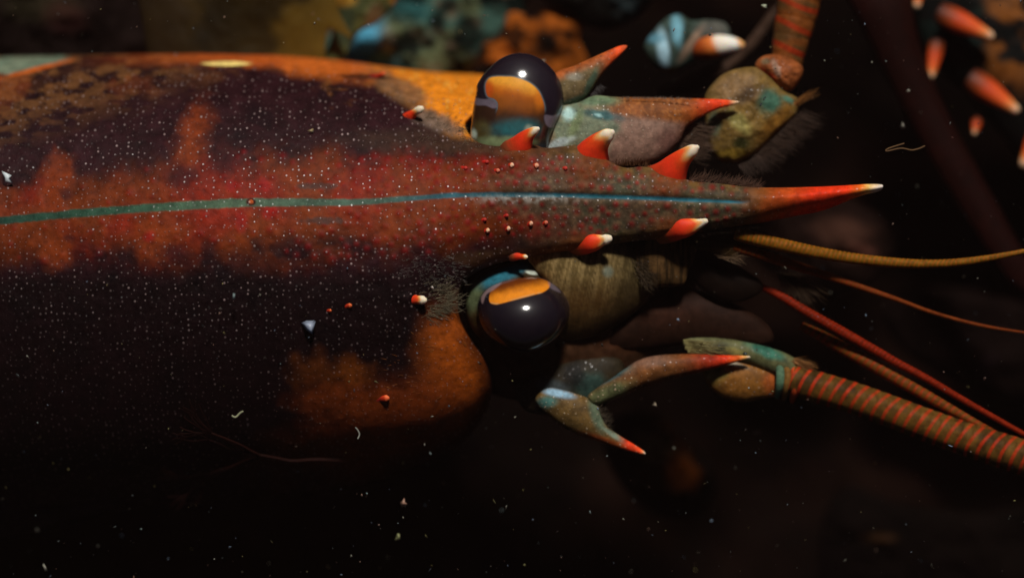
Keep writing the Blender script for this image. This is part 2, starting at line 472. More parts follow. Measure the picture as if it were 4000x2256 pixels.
    C = mixc(C, srgb(112, 68, 38), 0.75 * m)
    tl = sstep(640, 420, y + 0.3 * x) * sstep(1000, 500, x)
    C = mixc(C, mixc(const(x, srgb(104, 68, 38)), srgb(30, 16, 18), sstep(0.38, 0.6, fbm(x * 0.5 + 0.2 * y, y, 24, 4, 21))), 0.75 * tl)
    C = mixc(C, srgb(140, 66, 30), 0.4 * sstep(520, 300, y + 0.15 * x) * sstep(0.5, 0.62, n1))
    tops = np.interp(x, TOPX, TOPY)
    m = sstep(64, 18, y - tops + 30 * (n2 - 0.5)) * sstep(200, 1100, x)
    C = mixc(C, srgb(196, 90, 30), 0.85 * m)
    C = mixc(C, srgb(120, 140, 118), 0.8 * blob(x, y, -20, 262, 270, 32, 0.3, rot=-0.13, warp=0.3, ws=40))
    C = mixc(C, srgb(196, 92, 30), 0.9 * blob(x, y, 150, 268, 130, 8, 0.5, rot=-0.25, warp=0.4, ws=30))
    bd = (y - (300 + 0.68 * (x - 1480))) + 60 * (n2 - 0.5)      # oblique lower limit of the cheek patch
    chk = sstep(1925, 1900, x) * sstep(560, 530, y)
    m = sstep(26, -30, bd) * sstep(1380, 1540, x + 120 * (n1 - 0.5)) * chk
    C = mixc(C, srgb(168, 108, 48), 0.75 * sstep(70, 0, bd) * sstep(1330, 1500, x) * (1 - m) * chk)
    C = mixc(C, srgb(226, 132, 30), 0.97 * m)
    C = mixc(C, srgb(232, 170, 70), 0.5 * m * sstep(0.62, 0.74, n4))
    m = blob(x, y, 1290, 262, 210, 40, 0.7, rot=0.12, warp=0.5, ws=60)
    C = mixc(C, srgb(200, 100, 34), 0.85 * m)
    m = blob(x, y, 1350, 350, 110, 50, 0.3, rot=0.1, warp=0.9, ws=50, seed=3)
    C = mixc(C, srgb(150, 92, 40), 0.7 * m * sstep(0.35, 0.6, nm))
    C = mixc(C, srgb(112, 84, 62), 0.8 * blob(x, y, 1560, 345, 120, 42, 0.4, rot=0.45, warp=0.4, ws=40))
    C = mixc(C, srgb(118, 100, 88), 0.8 * blob(x, y, 1712, 476, 90, 34, 0.5, rot=0.35, warp=0.4, ws=30))
    C = mixc(C, srgb(60, 30, 20), 0.85 * blob(x, y, 1420, 300, 110, 10, 0.5, rot=0.05, warp=0.3, ws=30))
    # bright yellow patch on the top edge
    C = mixc(C, np.array([0.95, 0.72, 0.22]), blob(x, y, 885, 249, 92, 9, 0.25))
    # orange blotches
    for a in ((228, 690, 55, 78, 0.1), (195, 770, 45, 40, 0), (212, 990, 55, 66, 0), (770, 505, 50, 90, 0.3), (740, 590, 60, 60, 0), (605, 975, 60, 50, 0), (640, 905, 90, 40, 0)):
        C = mixc(C, srgb(134, 56, 22), 0.7 * blob(x, y, a[0], a[1], a[2], a[3], 0.65, rot=a[4], warp=0.55, ws=45, seed=a[0] % 7) * (0.6 + 0.7 * n4))
    for a in ((262, 758, 26, 22), (275, 930, 20, 14), (330, 640, 50, 50), (700, 690, 70, 40), (640, 560, 60, 40), (880, 640, 70, 50), (690, 1000, 60, 40)):
        C = mixc(C, srgb(44, 16, 22), 0.65 * blob(x, y, *a, 0.6, warp=0.6, ws=40))
    for a in ((945, 865, 22, 34), (580, 925, 22, 20), (1035, 725, 24, 26), (1050, 830, 30, 24), (905, 725, 20, 20)):
        C = mixc(C, srgb(150, 24, 26), 0.65 * blob(x, y, *a, 0.7, warp=0.4, ws=30))
    for a in ((1255, 726, 84, 14), (1250, 861, 84, 15)):
        C = mixc(C, srgb(78, 56, 50), 0.8 * blob(x, y, *a, 0.35, warp=0.6, ws=26))
    # lower flank: orange cheek lobe and patches
    C = mixc(C, srgb(204, 98, 26), 0.92 * blob(x, y, 1820, 1470, 130, 190, 0.95, rot=-0.2, warp=0.3, ws=130))
    C = mixc(C, srgb(118, 50, 16), 0.9 * blob(x, y, 1520, 1670, 360, 130, 0.85, rot=-0.35, warp=0.4, ws=110))
    C = mixc(C, srgb(110, 54, 16), 0.5 * blob(x, y, 1230, 1450, 80, 60, 0.8, warp=0.7, ws=50) * (0.6 + 0.8 * n2))
    C = mixc(C, srgb(140, 70, 18), 0.5 * blob(x, y, 1370, 1450, 62, 50, 0.8, warp=0.7, ws=50, seed=2))
    C = mixc(C, srgb(120, 52, 18), 0.7 * blob(x, y, 1330, 1560, 210, 60, 0.6, warp=0.7, ws=80))
    C = mixc(C, srgb(46, 18, 8), 0.85 * sstep(80, 5, d) * sstep(1250, 1350, y) * (x > 1500))  # dark red rim, also standing in for falloff and blur at the edge
    # groove line, green to blue
    wl = np.interp(x, [-250, 0, 700, 1000, 1300, 1600, 1900, 2700, 2900], [14, 14, 16, 17, 13, 10, 9, 7, 4])
    wl = wl * (0.7 + 0.4 * n2 + 0.3 * n4)
    m = sstep(wl + 4, wl - 4, np.abs(dy)) * sstep(2960, 2880, x)
    gc = ramp(x, [(0, srgb(22, 62, 52)), (500, srgb(44, 84, 66)), (900, srgb(78, 106, 84)), (1500, srgb(66, 96, 84)), (1700, srgb(40, 92, 104)), (3000, srgb(36, 104, 122))])
    C = C * (1 - 0.95 * m[:, None]) + gc * (0.95 * m * (0.75 + 0.5 * n2))[:, None]
    pale = np.exp(-((dy - 16) / 16) ** 2) * sstep(1750, 2000, x) * sstep(2350, 2100, x) * sstep(0.35, 0.7, n4)
    C = mixc(C, srgb(165, 165, 160), 0.6 * pale)
    C = mixc(C, srgb(60, 26, 16), blob(x, y, 980, 788, 19, 15, 0.2)); C = mixc(C, srgb(196, 92, 40), blob(x, y, 981, 788, 9, 8, 0.2))
    # long red point with a cream tip
    t = x + 0.35 * (y - 780) + 40 * (n2 - 0.5)
    cols = ramp(t, [(2850, srgb(96, 66, 44)), (2960, srgb(132, 74, 32)), (3080, srgb(190, 72, 26)), (3170, srgb(232, 58, 26)), (3300, srgb(244, 62, 26)), (3352, srgb(252, 120, 40)), (3382, srgb(255, 205, 110)), (3410, srgb(255, 235, 215)), (3460, srgb(255, 240, 235))])
    m = sstep(2850, 3000, x)
    C = C * (1 - m[:, None]) + cols * m[:, None]
    al = np.ones(x.shape)
    al *= 1 - 0.9 * sstep(2900, 3100, x); al *= 1 - 0.9 * (sstep(wl + 6, wl, np.abs(dy)))
    al *= 1 - 0.75 * sstep(420, 330, y) * (x > 1400); al *= sstep(215, 330, y) * 0.8 + 0.2
    al *= np.interp(x, [0, 400, 900, 1500, 2000], [0.6, 0.8, 1, 0.9, 0.8])
    al *= np.clip(0.35 + 1.3 * (fbm(x, y, 34, 3, 15) - 0.3) / 0.4, 0.25, 1.25)
    al *= np.interp(y, [980, 1150, 1400], [1, 0.6, 0.3]); al *= 1 - 0.35 * rmask  # dots weakened down the flank to imitate the dim light there
    # lower wall so that the shell is a closed body
    N = len(x); be = border(quads)
    V = W(x, y, z)
    b = np.unique(be); mp = {int(v): i for i, v in enumerate(b)}
    rings = []
    F = [quads]
    cx, cy = 1000.0, 1000.0
    prev = b
    cnt = N; VV = [V]; CC = [C]; AA = [al]
    lastid = {int(v): int(v) for v in b}
    hw = np.minimum(1, np.interp(x[b], [1800, 2300, 3450], [1.0, 0.16, 0.04]))
    for dz, ins_ in ((80, 0), (300, 12), (760, 60)):
        bx = x[b]; by = y[b]
        ny = np.where(by < mid(bx), 1, -1)
        nb = W(bx, by + ny * ins_ * hw * 0.8, z[b] - dz * hw)
        ids = {int(v): cnt + i for i, v in enumerate(b)}
        f = np.array([(lastid[int(e[1])], lastid[int(e[0])], ids[int(e[0])], ids[int(e[1])]) for e in be])
        F.append(f); VV.append(nb); CC.append(C[b] * 0.8); AA.append(al[b]); cnt += len(b); lastid = ids
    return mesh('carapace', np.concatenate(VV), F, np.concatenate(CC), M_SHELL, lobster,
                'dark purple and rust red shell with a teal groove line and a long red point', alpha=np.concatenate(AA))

lob_base = W(900, 1100, -1200)
lobster = empty('lobster', tuple(lob_base), 'large dark purple and rust lobster with glossy black eyes and red thorns', 'lobster')
shell = carapace()

# ------------------------------------------------------------------ spines on the shell
CREAM = srgb(255, 234, 206)
def spine(x0, y0, x1, y1, r, lift=30, tipr=None, root=None, parent=None, bend=0.0, z0=None, name='spine', tip=0.13, cols=None, lab=None, sink=0.95, fat=False):
    zb = float(shell_z(x0, y0)) if z0 is None else z0
    L = math.hypot(x1 - x0, y1 - y0); ux, uy = (x1 - x0) / L, (y1 - y0) / L
    nx, ny = -uy, ux
    tr = tipr or r * 0.22
    P = []; R = []
    prof = ((-0.7, 1.05), (-0.45, 1.1), (-0.2, 1.08), (0.05, 1.0), (0.28, 0.9), (0.5, 0.68), (0.7, 0.46), (0.86, 0.34), (1.0, 0.0)) if fat else None
    for t, rr in prof or ((-0.45, 1.35), (-0.25, 1.3), (-0.08, 1.14), (0.1, 0.94), (0.3, 0.74), (0.52, 0.55), (0.75, 0.4), (0.9, 0.31), (1.0, 0.0)):
        q = bend * L * math.sin(max(t, 0) * math.pi)
        P.append((x0 + ux * L * t + nx * q, y0 + uy * L * t + ny * q, zb - r * sink - max(-t, 0) * r * (2.2 if fat else 1.5) + (r * sink + lift) * max(t, 0)))
        R.append(max(r * rr, tr) if t < 1 else tr * 0.75)
    root = root if root is not None else srgb(110, 52, 30)
    cs = cols or [(0, root), (0.22, root * 0.5 + srgb(150, 66, 26) * 0.5), (0.36, srgb(192, 56, 22)), (0.5, srgb(226, 54, 24)), (0.62, srgb(240, 62, 26)), (0.9 - tip, srgb(248, 86, 30)), (1.0 - tip, srgb(255, 190, 110)), (1.06 - tip, CREAM), (1, CREAM)]
    def cf(t, a, s):
        nn = 0.05 * np.sin(3 * a + x0) * (t > 0.3)
        return ramp(t + nn, cs)
    return tube(name, P, R, cf, M_SPINE, parent or shell, lab, rings=36, seg=24, zs=0.85)
BR = srgb(96, 46, 28)
spine(2032, 574, 2101, 503, 50, 45, 12, BR, bend=-0.09, sink=0.5)
spine(2305, 625, 2391, 516, 80, 50, 17, BR, bend=-0.1, sink=0.8)
spine(2610, 695, 2723, 575, 74, 45, 14, BR, bend=-0.07, sink=0.8)
spine(2652, 888, 2757, 863, 46, 36, 15, srgb(120, 66, 30), bend=0.05, sink=0.3, tip=0.13, fat=True)
spine(2300, 946, 2380, 931, 42, 34, 20, srgb(120, 66, 30), bend=0.03, sink=0.3, tip=0.14, fat=True)
spine(2015, 999, 2056, 1003, 17, 22, 10, BR, tip=0.06, sink=0.5)
spine(1590, 466, 1647, 424, 27, 34, 15, srgb(80, 18, 18), bend=-0.05, tip=0.2)
KN = [(0, srgb(80, 20, 12)), (0.5, srgb(150, 34, 20)), (0.85, srgb(206, 60, 28)), (1, srgb(236, 110, 60))]
spine(1462, 302, 1502, 286, 14, 12, 8, cols=KN)
spine(1596, 1167, 1658, 1172, 29, 24, 17, srgb(70, 14, 12), tip=0.14)
spine(1345, 1196, 1370, 1192, 15, 10, 9, cols=KN)
spine(1276, 1213, 1292, 1212, 9, 12, 6, cols=KN)
spine(1476, 1556, 1514, 1554, 18, 12, 13, cols=KN)
for x_, y_, r_, p_ in ((1903, 900, 11, 1), (1984, 893, 11, 1), (2072, 873, 11, 0.8), (2131, 870, 10, 0.2), (1892, 858, 8, 0), (1978, 842, 8, 0),
                       (1997, 646, 12, 0.9), (2094, 648, 13, 0.6), (1943, 667, 10, 0.3), (1817, 657, 9, 0), (1900, 633, 9, 0), (2207, 658, 10, 0)):
    tc = [(0, srgb(140, 26, 22)), (0.5, srgb(190, 32, 26)), (0.75, srgb(214, 52, 34)), (0.86, srgb(240, 110, 60) if p_ > .1 else srgb(190, 50, 50)), (1, srgb(255, 205, 170) * p_ + (1 - p_) * srgb(190, 60, 50))]
    spine(x_ - 9, y_ + 1, x_ + 5, y_ - 1, r_ * 1.35, 9, r_ * 0.85, name='tubercle', cols=tc, sink=0.7)

# ------------------------------------------------------------------ eyes
def poly_mask(pts, x, y, soft):
    p = catmull(pts, 8 * len(pts), True)
    return sstep(-soft, soft, sdf(p, x, y))
def eye_up_col(x, y, z):
    n = fbm(x, y, 25, 4, 4); n2 = fbm(x, y, 50, 3, 6)
    C = const(x, srgb(34, 24, 34, 0.8))
    # stalk part under the black cornea
    st = poly_mask([(1830,400),(1867,410),(1900,405),(1940,430),(1945,455),(2100,455),(2118,440),(2125,470),(2150,500),(2175,480),(2230,470),(2200,620),(1800,620)], x, y, 4)
    S = const(x, srgb(50, 28, 14))
    C = C * (1 - st[:, None]) + S * st[:, None]
    bean = [(1896,345),(1899,322),(1912,305),(1938,299),(1975,299),(2008,301),(2061,319),(2100,350),(2121,392),(2128,430),(2122,470),(2110,520),(2010,530),(1945,520),(1935,460),(1944,422),(1943,402),(1930,388),(1904,376)]
    ob = poly_mask(bean, x, y, 4) * sstep(500, 450, y + 22 * (n2 - 0.5))
    O = mixc(const(x, srgb(196, 100, 16)), srgb(244, 166, 52), sstep(372, 312, y - 0.25 * (x - 1990) + 16 * (n - 0.5)))  # brighter top of the bean is a painted highlight
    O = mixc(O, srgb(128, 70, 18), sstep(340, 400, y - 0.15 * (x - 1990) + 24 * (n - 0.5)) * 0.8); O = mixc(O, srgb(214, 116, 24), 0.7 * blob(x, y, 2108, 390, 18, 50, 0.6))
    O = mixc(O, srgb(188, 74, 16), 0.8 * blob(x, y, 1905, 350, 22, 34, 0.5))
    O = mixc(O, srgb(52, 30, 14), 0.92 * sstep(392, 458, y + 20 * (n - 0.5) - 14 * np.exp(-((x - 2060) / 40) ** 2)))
    C = C * (1 - ob[:, None]) + O * ob[:, None]
    lo = sstep(430, 495, y + 10 * (n2 - 0.5)) * (0.75 + 0.5 * n)
    for col, k, b in ((srgb(40, 92, 96), 1.0, (2015, 500, 88, 40, 0.7, 0)), (srgb(86, 76, 36), 0.7, (1880, 505, 34, 40, 0.7, 0)), (srgb(128, 142, 100), 0.85, (1960, 556, 120, 20, 0.7, 0)),
                      (srgb(196, 214, 196), 0.8, (1848, 525, 14, 20, 0.6, 0)), (srgb(165, 180, 160), 0.8, (2066, 508, 18, 17, 0.6, 0)), (srgb(22, 16, 16), 0.9, (2146, 535, 34, 80, 0.4, 0.3)), (srgb(24, 40, 50), 0.8, (2116, 580, 26, 20, 0.5, 0))):  # the two palest spots are painted glints
        C = mixc(C, col, lo * k * blob(x, y, b[0], b[1], b[2], b[3], b[4], rot=b[5], warp=0.35, ws=30))
    for pts in ([(1845,382),(1890,388),(1925,385),(1941,402),(1941,420),(1925,423),(1895,412),(1860,410)], [(2128,450),(2160,452),(2198,440),(2190,470),(2168,494),(2146,498),(2130,480)]):
        C = mixc(C, srgb(110, 98, 110), 0.85 * poly_mask(pts, x, y, 4))
    e = poly_mask(bean, x, y, 1) * (1 - poly_mask(bean, x, y, 8)) ** 1
    rm = poly_mask(bean, x, y, 9) * (1 - poly_mask(bean, x, y, 2)) * 2.2 * sstep(450, 420, y)
    C = mixc(C, srgb(96, 116, 122), np.clip(rm, 0, 1) * 0.8)  # pale line painted round the bean as a glassy edge highlight
    return C * (0.9 + 0.25 * n)[:, None]
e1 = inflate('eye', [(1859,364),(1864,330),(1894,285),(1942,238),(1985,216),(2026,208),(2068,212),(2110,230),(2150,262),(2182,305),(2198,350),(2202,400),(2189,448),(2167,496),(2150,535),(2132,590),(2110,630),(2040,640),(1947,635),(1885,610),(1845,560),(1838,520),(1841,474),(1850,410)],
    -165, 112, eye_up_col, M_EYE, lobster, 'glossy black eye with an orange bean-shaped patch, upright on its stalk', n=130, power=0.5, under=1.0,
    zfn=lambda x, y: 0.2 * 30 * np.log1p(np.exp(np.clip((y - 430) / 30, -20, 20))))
def eye_lo_col(x, y, z):
    n = fbm(x, y, 20, 4, 4)
    C = const(x, srgb(30, 21, 30, 0.7))
    pt = [(1911,1160),(1914,1180),(1930,1187),(1951,1186),(2035,1164),(2085,1151),(2118,1142),(2140,1128),(2149,1112),(2142,1098),(2088,1078),(2008,1078),(1950,1098),(1920,1130)]
    m = poly_mask(pt, x, y, 3)
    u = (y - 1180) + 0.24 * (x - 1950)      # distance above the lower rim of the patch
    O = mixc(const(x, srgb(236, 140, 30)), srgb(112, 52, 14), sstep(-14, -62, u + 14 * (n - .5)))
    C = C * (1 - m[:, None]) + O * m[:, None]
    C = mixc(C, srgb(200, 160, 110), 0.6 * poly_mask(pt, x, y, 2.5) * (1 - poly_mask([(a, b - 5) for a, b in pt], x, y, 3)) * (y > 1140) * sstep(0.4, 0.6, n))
    C = mixc(C, srgb(150, 122, 122), 0.8 * poly_mask([(1880,1160),(1905,1128),(1950,1102),(1958,1106),(1930,1130),(1900,1150),(1885,1185)], x, y, 4))
    C = mixc(C, srgb(120, 108, 122), 0.6 * poly_mask([(2142,1100),(2165,1110),(2190,1140),(2170,1135),(2148,1122)], x, y, 5))
    return C
def stalk_col(x, y, z):
    n = fbm(x, y, 60, 4, 4)
    C = mixc(const(x, srgb(70, 54, 28)), srgb(40, 30, 18), n)
    C = mixc(C, srgb(36, 104, 122), 0.95 * blob(x, y, 1960, 1078, 100, 26, 0.5, rot=-0.42, warp=0.2, ws=40))
    C = mixc(C, srgb(96, 110, 78), 0.7 * blob(x, y, 1850, 1160, 30, 60, 0.6, rot=0.3))
    C = mixc(C, srgb(205, 215, 200), 0.95 * blob(x, y, 2078, 1064, 24, 8, 0.4, rot=0.2))
    return C
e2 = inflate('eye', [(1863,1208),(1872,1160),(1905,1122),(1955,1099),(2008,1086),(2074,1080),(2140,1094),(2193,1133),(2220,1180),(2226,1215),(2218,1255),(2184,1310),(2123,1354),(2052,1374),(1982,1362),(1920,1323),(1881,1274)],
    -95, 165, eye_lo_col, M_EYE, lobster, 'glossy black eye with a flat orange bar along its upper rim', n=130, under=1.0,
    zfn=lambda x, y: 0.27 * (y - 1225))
inflate('eye_stalk', [(1818,1180),(1832,1115),(1885,1062),(1960,1034),(2060,1024),(2112,1046),(2140,1095),(2060,1170),(1950,1300),(1880,1320),(1832,1260)], -170, 90, stalk_col, M_SOFT, e2, zfn=lambda x, y: 0.0 * x)

# ------------------------------------------------------------------ head under the rostrum
def hairy(base, lite, sx=9, sy=90, seed=1):
    def f(x, y, z):
        n = fbm(x / sx * 10, y / sy * 10, 10, 4, seed); n2 = fbm(x, y, 70, 3, seed + 2)
        return mixc(const(x, base), lite, sstep(0.4, 0.68, n)) * (0.6 + 0.8 * n2)[:, None]
    return f
def mottle(base, spots, s=50, seed=1):
    def f(x, y, z):
        C = const(x, base) * (0.7 + 0.6 * fbm(x, y, s, 4, seed))[:, None]
        for col, (cx, cy, rx, ry, rot), k in spots:
            C = mixc(C, col, k * blob(x, y, cx, cy, rx, ry, 0.5, rot=rot, warp=0.4, ws=s))
        return C
    return f
inflate('head', [(1830,470),(2000,530),(2300,600),(2600,690),(2800,760),(2860,860),(2800,960),(2700,1150),(2600,1360),(2400,1500),(2200,1560),(2000,1560),(1850,1480),(1820,1200),(1800,900),(1790,600)], -340, 130,
        mottle(srgb(58, 36, 22), [(srgb(74, 42, 26), (2500, 1250, 200, 80, -0.4), 0.7)], 90), M_SOFT, lobster, 'dim brown underside of the head between the eyes and antennae', rough=40, rs=80)
def ped_col(x, y, z):
    C = hairy(srgb(100, 82, 48), srgb(134, 112, 72), 5, 130, 2)(x + 0.2 * y, y, z)
    C = mixc(C, srgb(96, 62, 28), 0.7 * sstep(1050, 1200, y))
    C = mixc(C, srgb(44, 28, 16), 0.6 * sstep(1190, 1290, y))  # darker toward the bottom: shading of the segment painted into the colour
    C = mixc(C, srgb(40, 34, 20), 0.75 * sstep(2360, 2500, x + 0.3 * (y - 1000)))
    return mixc(C, srgb(110, 122, 110), 0.7 * blob(x, y, 2375, 1060, 20, 22, 0.5))
inflate('antennule_stalk', [(2040,960),(2200,930),(2400,910),(2520,920),(2560,1010),(2550,1120),(2490,1210),(2390,1280),(2290,1320),(2200,1320),(2150,1250),(2150,1130),(2090,1050)], -125, 66, ped_col, M_SOFT, lobster, 'olive brown finely grooved stalk segment beneath the point', zfn=lambda x, y: -0.5 * 40 * np.log1p(np.exp(np.clip((y - 1130) / 40, -20, 20))) - 0.3 * 40 * np.log1p(np.exp(np.clip((x - 2350) / 40, -20, 20))))
inflate('antennule_stalk', [(2480,900),(2640,900),(2720,920),(2720,980),(2690,1060),(2670,1110),(2600,1120),(2500,1110),(2470,1020)], -150, 55, hairy(srgb(52, 38, 22), srgb(92, 66, 38), 9, 100, 5), M_SOFT, lobster, 'brown hairy second segment of the antennule stalk')
inflate('antennule_stalk', [(2700,985),(2760,975),(2830,1010),(2930,1065),(2980,1110),(2960,1150),(2880,1180),(2800,1165),(2720,1110),(2690,1060)], -230, 40, mottle(srgb(20, 12, 8), [], 50), M_SOFT, lobster, 'stalk segment darkened to near black for shadow, in front of the mouth')  # near black colour stands in for shadow on this segment
inflate('antennule_stalk', [(2700,880),(2800,870),(2880,880),(2930,900),(2930,950),(2900,990),(2850,1010),(2780,985),(2700,960)], -135, 35, mottle(srgb(58, 42, 22), [(srgb(110, 74, 32), (2900, 900, 50, 30, 0), 0.7)], 40), M_SOFT, lobster, 'short olive segment carrying the two yellow antennules')
inflate('mouthpart', [(2330,1230),(2450,1160),(2600,1110),(2760,1140),(2900,1200),(3000,1270),(3010,1340),(2850,1350),(2700,1345),(2500,1370),(2350,1375),(2250,1340)], -290, 70,
        mottle(srgb(38, 22, 15), [(srgb(54, 30, 20), (2600, 1220, 130, 60, 0), 0.7)], 60), M_SOFT, lobster, 'dim rounded brown mouthpart between eye and antenna scale')

# ------------------------------------------------------------------ antenna scales and side spines
def scale_up(x, y, z):
    n = fbm(x, y, 40, 4, 3); n2 = fbm(x, y, 10, 2, 4)
    C = const(x, srgb(134, 76, 34)) * (0.7 + 0.6 * n)[:, None]
    C = mixc(C, srgb(190, 120, 60), 0.4 * sstep(0.55, 0.7, n2) * (x < 2700))
    C = mixc(C, srgb(140, 112, 98), 0.95 * poly_mask([(2400,455),(2520,462),(2620,475),(2690,495),(2660,620),(2500,680),(2300,680),(2330,520)], x, y, 16))
    C = mixc(C, srgb(104, 62, 56), 0.6 * blob(x, y, 2620, 560, 50, 60, 0.6) + 0)
    C = mixc(C, srgb(96, 130, 100), 0.85 * blob(x, y, 2330, 392, 90, 24, 0.5))
    C = mixc(C, srgb(112, 134, 112), 0.85 * blob(x, y, 2260, 500, 130, 120, 0.35, warp=0.5, ws=50))
    C = mixc(C, srgb(34, 92, 98), 0.85 * blob(x, y, 2350, 450, 75, 17, 0.5, rot=0.15, warp=0.3, ws=30))
    C = mixc(C, srgb(176, 214, 210), 0.9 * blob(x, y, 2222, 447, 26, 24, 0.5, warp=0.3, ws=20)); C = mixc(C, srgb(160, 205, 205), 0.9 * blob(x, y, 2338, 450, 18, 6, 0.5, rot=0.3))
    C = mixc(C, srgb(190, 205, 205), 0.85 * blob(x, y, 2180, 560, 60, 14, 0.5, rot=-0.35, warp=0.3, ws=20))  # palest spots here and just above are painted highlights
    C = mixc(C, srgb(112, 128, 80), 0.6 * blob(x, y, 2250, 480, 20, 60, 0.5, rot=0.4))
    t = ramp(x, [(2600, srgb(140, 76, 32)), (2710, srgb(160, 72, 28)), (2760, srgb(196, 62, 26)), (2800, srgb(240, 66, 28)), (2845, srgb(246, 80, 34)), (2868, srgb(250, 190, 140)), (2890, CREAM)])
    m = sstep(2620, 2740, x)
    return C * (1 - m[:, None]) + t * m[:, None]
sc1 = inflate('antenna_scale', [(2140,440),(2200,412),(2260,400),(2300,381),(2333,373),(2410,379),(2520,381),(2685,384),(2795,387),(2850,391),(2884,396),(2884,401),(2850,414),(2795,430),(2729,463),(2680,500),(2655,550),(2608,600),(2548,632),(2465,650),(2380,655),(2260,640),(2120,620),(2120,540)],
        -190, 75, scale_up, M_LIMB, lobster, 'orange and grey pink antenna scale with a red point, near the upright eye', n=110, zfn=lambda x, y: -0.1 * (x - 2200) * 0.3, alpha=lambda x, y: 0.35 + 0 * x)
def scale_lo(x, y, z):
    n = fbm(x, y, 40, 4, 3)
    C = const(x, srgb(112, 68, 34)) * (0.6 + 0.8 * n)[:, None]
    C = mixc(C, srgb(92, 100, 66), 0.9 * blob(x, y, 2370, 1545, 110, 40, 0.5, rot=-0.4, warp=0.3, ws=40))
    C = mixc(C, srgb(86, 96, 88), 0.85 * blob(x, y, 2400, 1420, 70, 45, 0.5, rot=0, warp=0.3, ws=40))
    C = mixc(C, srgb(128, 96, 80), 0.7 * blob(x, y, 2520, 1400, 90, 30, 0.5))
    C = mixc(C, srgb(30, 84, 90), 0.85 * blob(x, y, 2390, 1465, 62, 18, 0.5, rot=-0.5, warp=0.3, ws=30)); C = mixc(C, srgb(110, 170, 180), 0.7 * blob(x, y, 2400, 1458, 30, 6, 0.5, rot=-0.5))
    t = ramp(x, [(2550, srgb(118, 66, 32)), (2690, srgb(134, 60, 28)), (2780, srgb(160, 44, 22)), (2835, srgb(236, 60, 26)), (2885, srgb(248, 110, 40)), (2912, srgb(252, 190, 110)), (2930, CREAM)])
    m = sstep(2600, 2760, x)
    return C * (1 - m[:, None]) + t * m[:, None]
sc2 = inflate('antenna_scale', [(2931,1391),(2928,1397),(2881,1412),(2771,1442),(2661,1470),(2523,1508),(2413,1552),(2325,1582),(2296,1548),(2335,1512),(2390,1476),(2440,1440),(2490,1408),(2560,1388),(2688,1381),(2826,1386),(2900,1388)],
        -190, 60, scale_lo, M_LIMB, lobster, 'brown pebbled antenna scale with a red point, beside the smaller side spine', n=110, alpha=lambda x, y: sstep(1420, 1480, y) + 0.1)
def sp_up(x, y, z):
    n = fbm(x, y, 30, 4, 3)
    e = (y - (283 + (x - 2180) * -0.39))         # distance below the upper edge
    C = mixc(const(x, srgb(176, 92, 44)), srgb(112, 96, 66), sstep(0, 45, e + 20 * (n - 0.5)))
    C = mixc(C, srgb(66, 92, 76), 0.85 * blob(x, y, 2310, 320, 60, 14, 0.5, rot=-1.1, warp=0.3, ws=20)); C = mixc(C, srgb(54, 88, 76), 0.8 * blob(x, y, 2240, 400, 70, 18, 0.5, rot=-0.4))
    C = mixc(C, srgb(180, 175, 160), 0.5 * blob(x, y, 2245, 300, 30, 14, 0.6))
    t = ramp(x, [(2330, srgb(180, 88, 44)), (2385, srgb(214, 88, 40)), (2420, srgb(244, 86, 36)), (2450, srgb(250, 110, 60))])
    m = sstep(2320, 2400, x)
    return C * (1 - m[:, None]) + t * m[:, None]
inflate('side_spine', [(2446,177),(2420,180),(2387,193),(2308,228),(2240,258),(2170,285),(2150,350),(2180,415),(2220,412),(2262,396),(2296,370),(2325,329),(2350,292),(2385,252),(2430,208),(2449,186)], -200, 48, sp_up, M_LIMB, lobster,
        'tan and olive thorn with an orange point behind the upright eye', n=90, alpha=lambda x, y: 0.3 + 0 * x)
inflate('antenna_base', [(2020,1500),(2120,1440),(2230,1400),(2330,1385),(2420,1400),(2440,1470),(2380,1560),(2330,1610),(2240,1620),(2120,1620),(2040,1590)], -275, 62,
        mottle(srgb(44, 36, 22), [(srgb(36, 70, 66), (2300, 1500, 60, 50, 0), 0.6), (srgb(70, 84, 90), (2160, 1510, 60, 30, 0.2), 0.5), (srgb(12, 10, 9), (2240, 1460, 44, 50, 0), 0.85)], 50), M_LIMB, lobster, 'dim olive joint holding the scale and thorn below the lower eye', alpha=lambda x, y: 0 * x)
def sp_lo(x, y, z):
    n = fbm(x, y, 30, 4, 3)
    C = const(x, srgb(100, 76, 40)) * (0.8 + 0.4 * n)[:, None]
    C = mixc(C, srgb(150, 190, 215), 0.9 * blob(x, y, 2180, 1535, 60, 15, 0.5, rot=0.2)); C = mixc(C, srgb(60, 116, 112), 0.8 * blob(x, y, 2135, 1570, 40, 22, 0.6, rot=-0.2))
    C = mixc(C, srgb(92, 112, 92), 0.8 * blob(x, y, 2330, 1620, 22, 70, 0.5, rot=-0.35)); C = mixc(C, srgb(120, 138, 122), 0.8 * blob(x, y, 2400, 1700, 55, 10, 0.5, rot=0.6))
    C = mixc(C, srgb(160, 66, 24), 0.8 * blob(x, y, 2370, 1730, 100, 18, 0.6, rot=0.35))
    t = ramp(x, [(2400, srgb(140, 78, 36)), (2455, srgb(236, 62, 28)), (2500, srgb(250, 84, 38)), (2512, srgb(250, 150, 90)), (2520, CREAM)])
    m = sstep(2400, 2460, x)
    return C * (1 - m[:, None]) + t * m[:, None]
inflate('side_spine', [(2095,1545),(2143,1514),(2200,1522),(2260,1540),(2310,1560),(2341,1588),(2352,1630),(2385,1674),(2440,1712),(2490,1742),(2519,1765),(2512,1773),(2440,1756),(2341,1723),(2220,1679),(2138,1618),(2098,1580)], -200, 55, sp_lo, M_LIMB, lobster,
        'olive pebbled thorn with a pale blue base and red point, lowest of the head', n=90, alpha=lambda x, y: 1.0 + 0 * x)

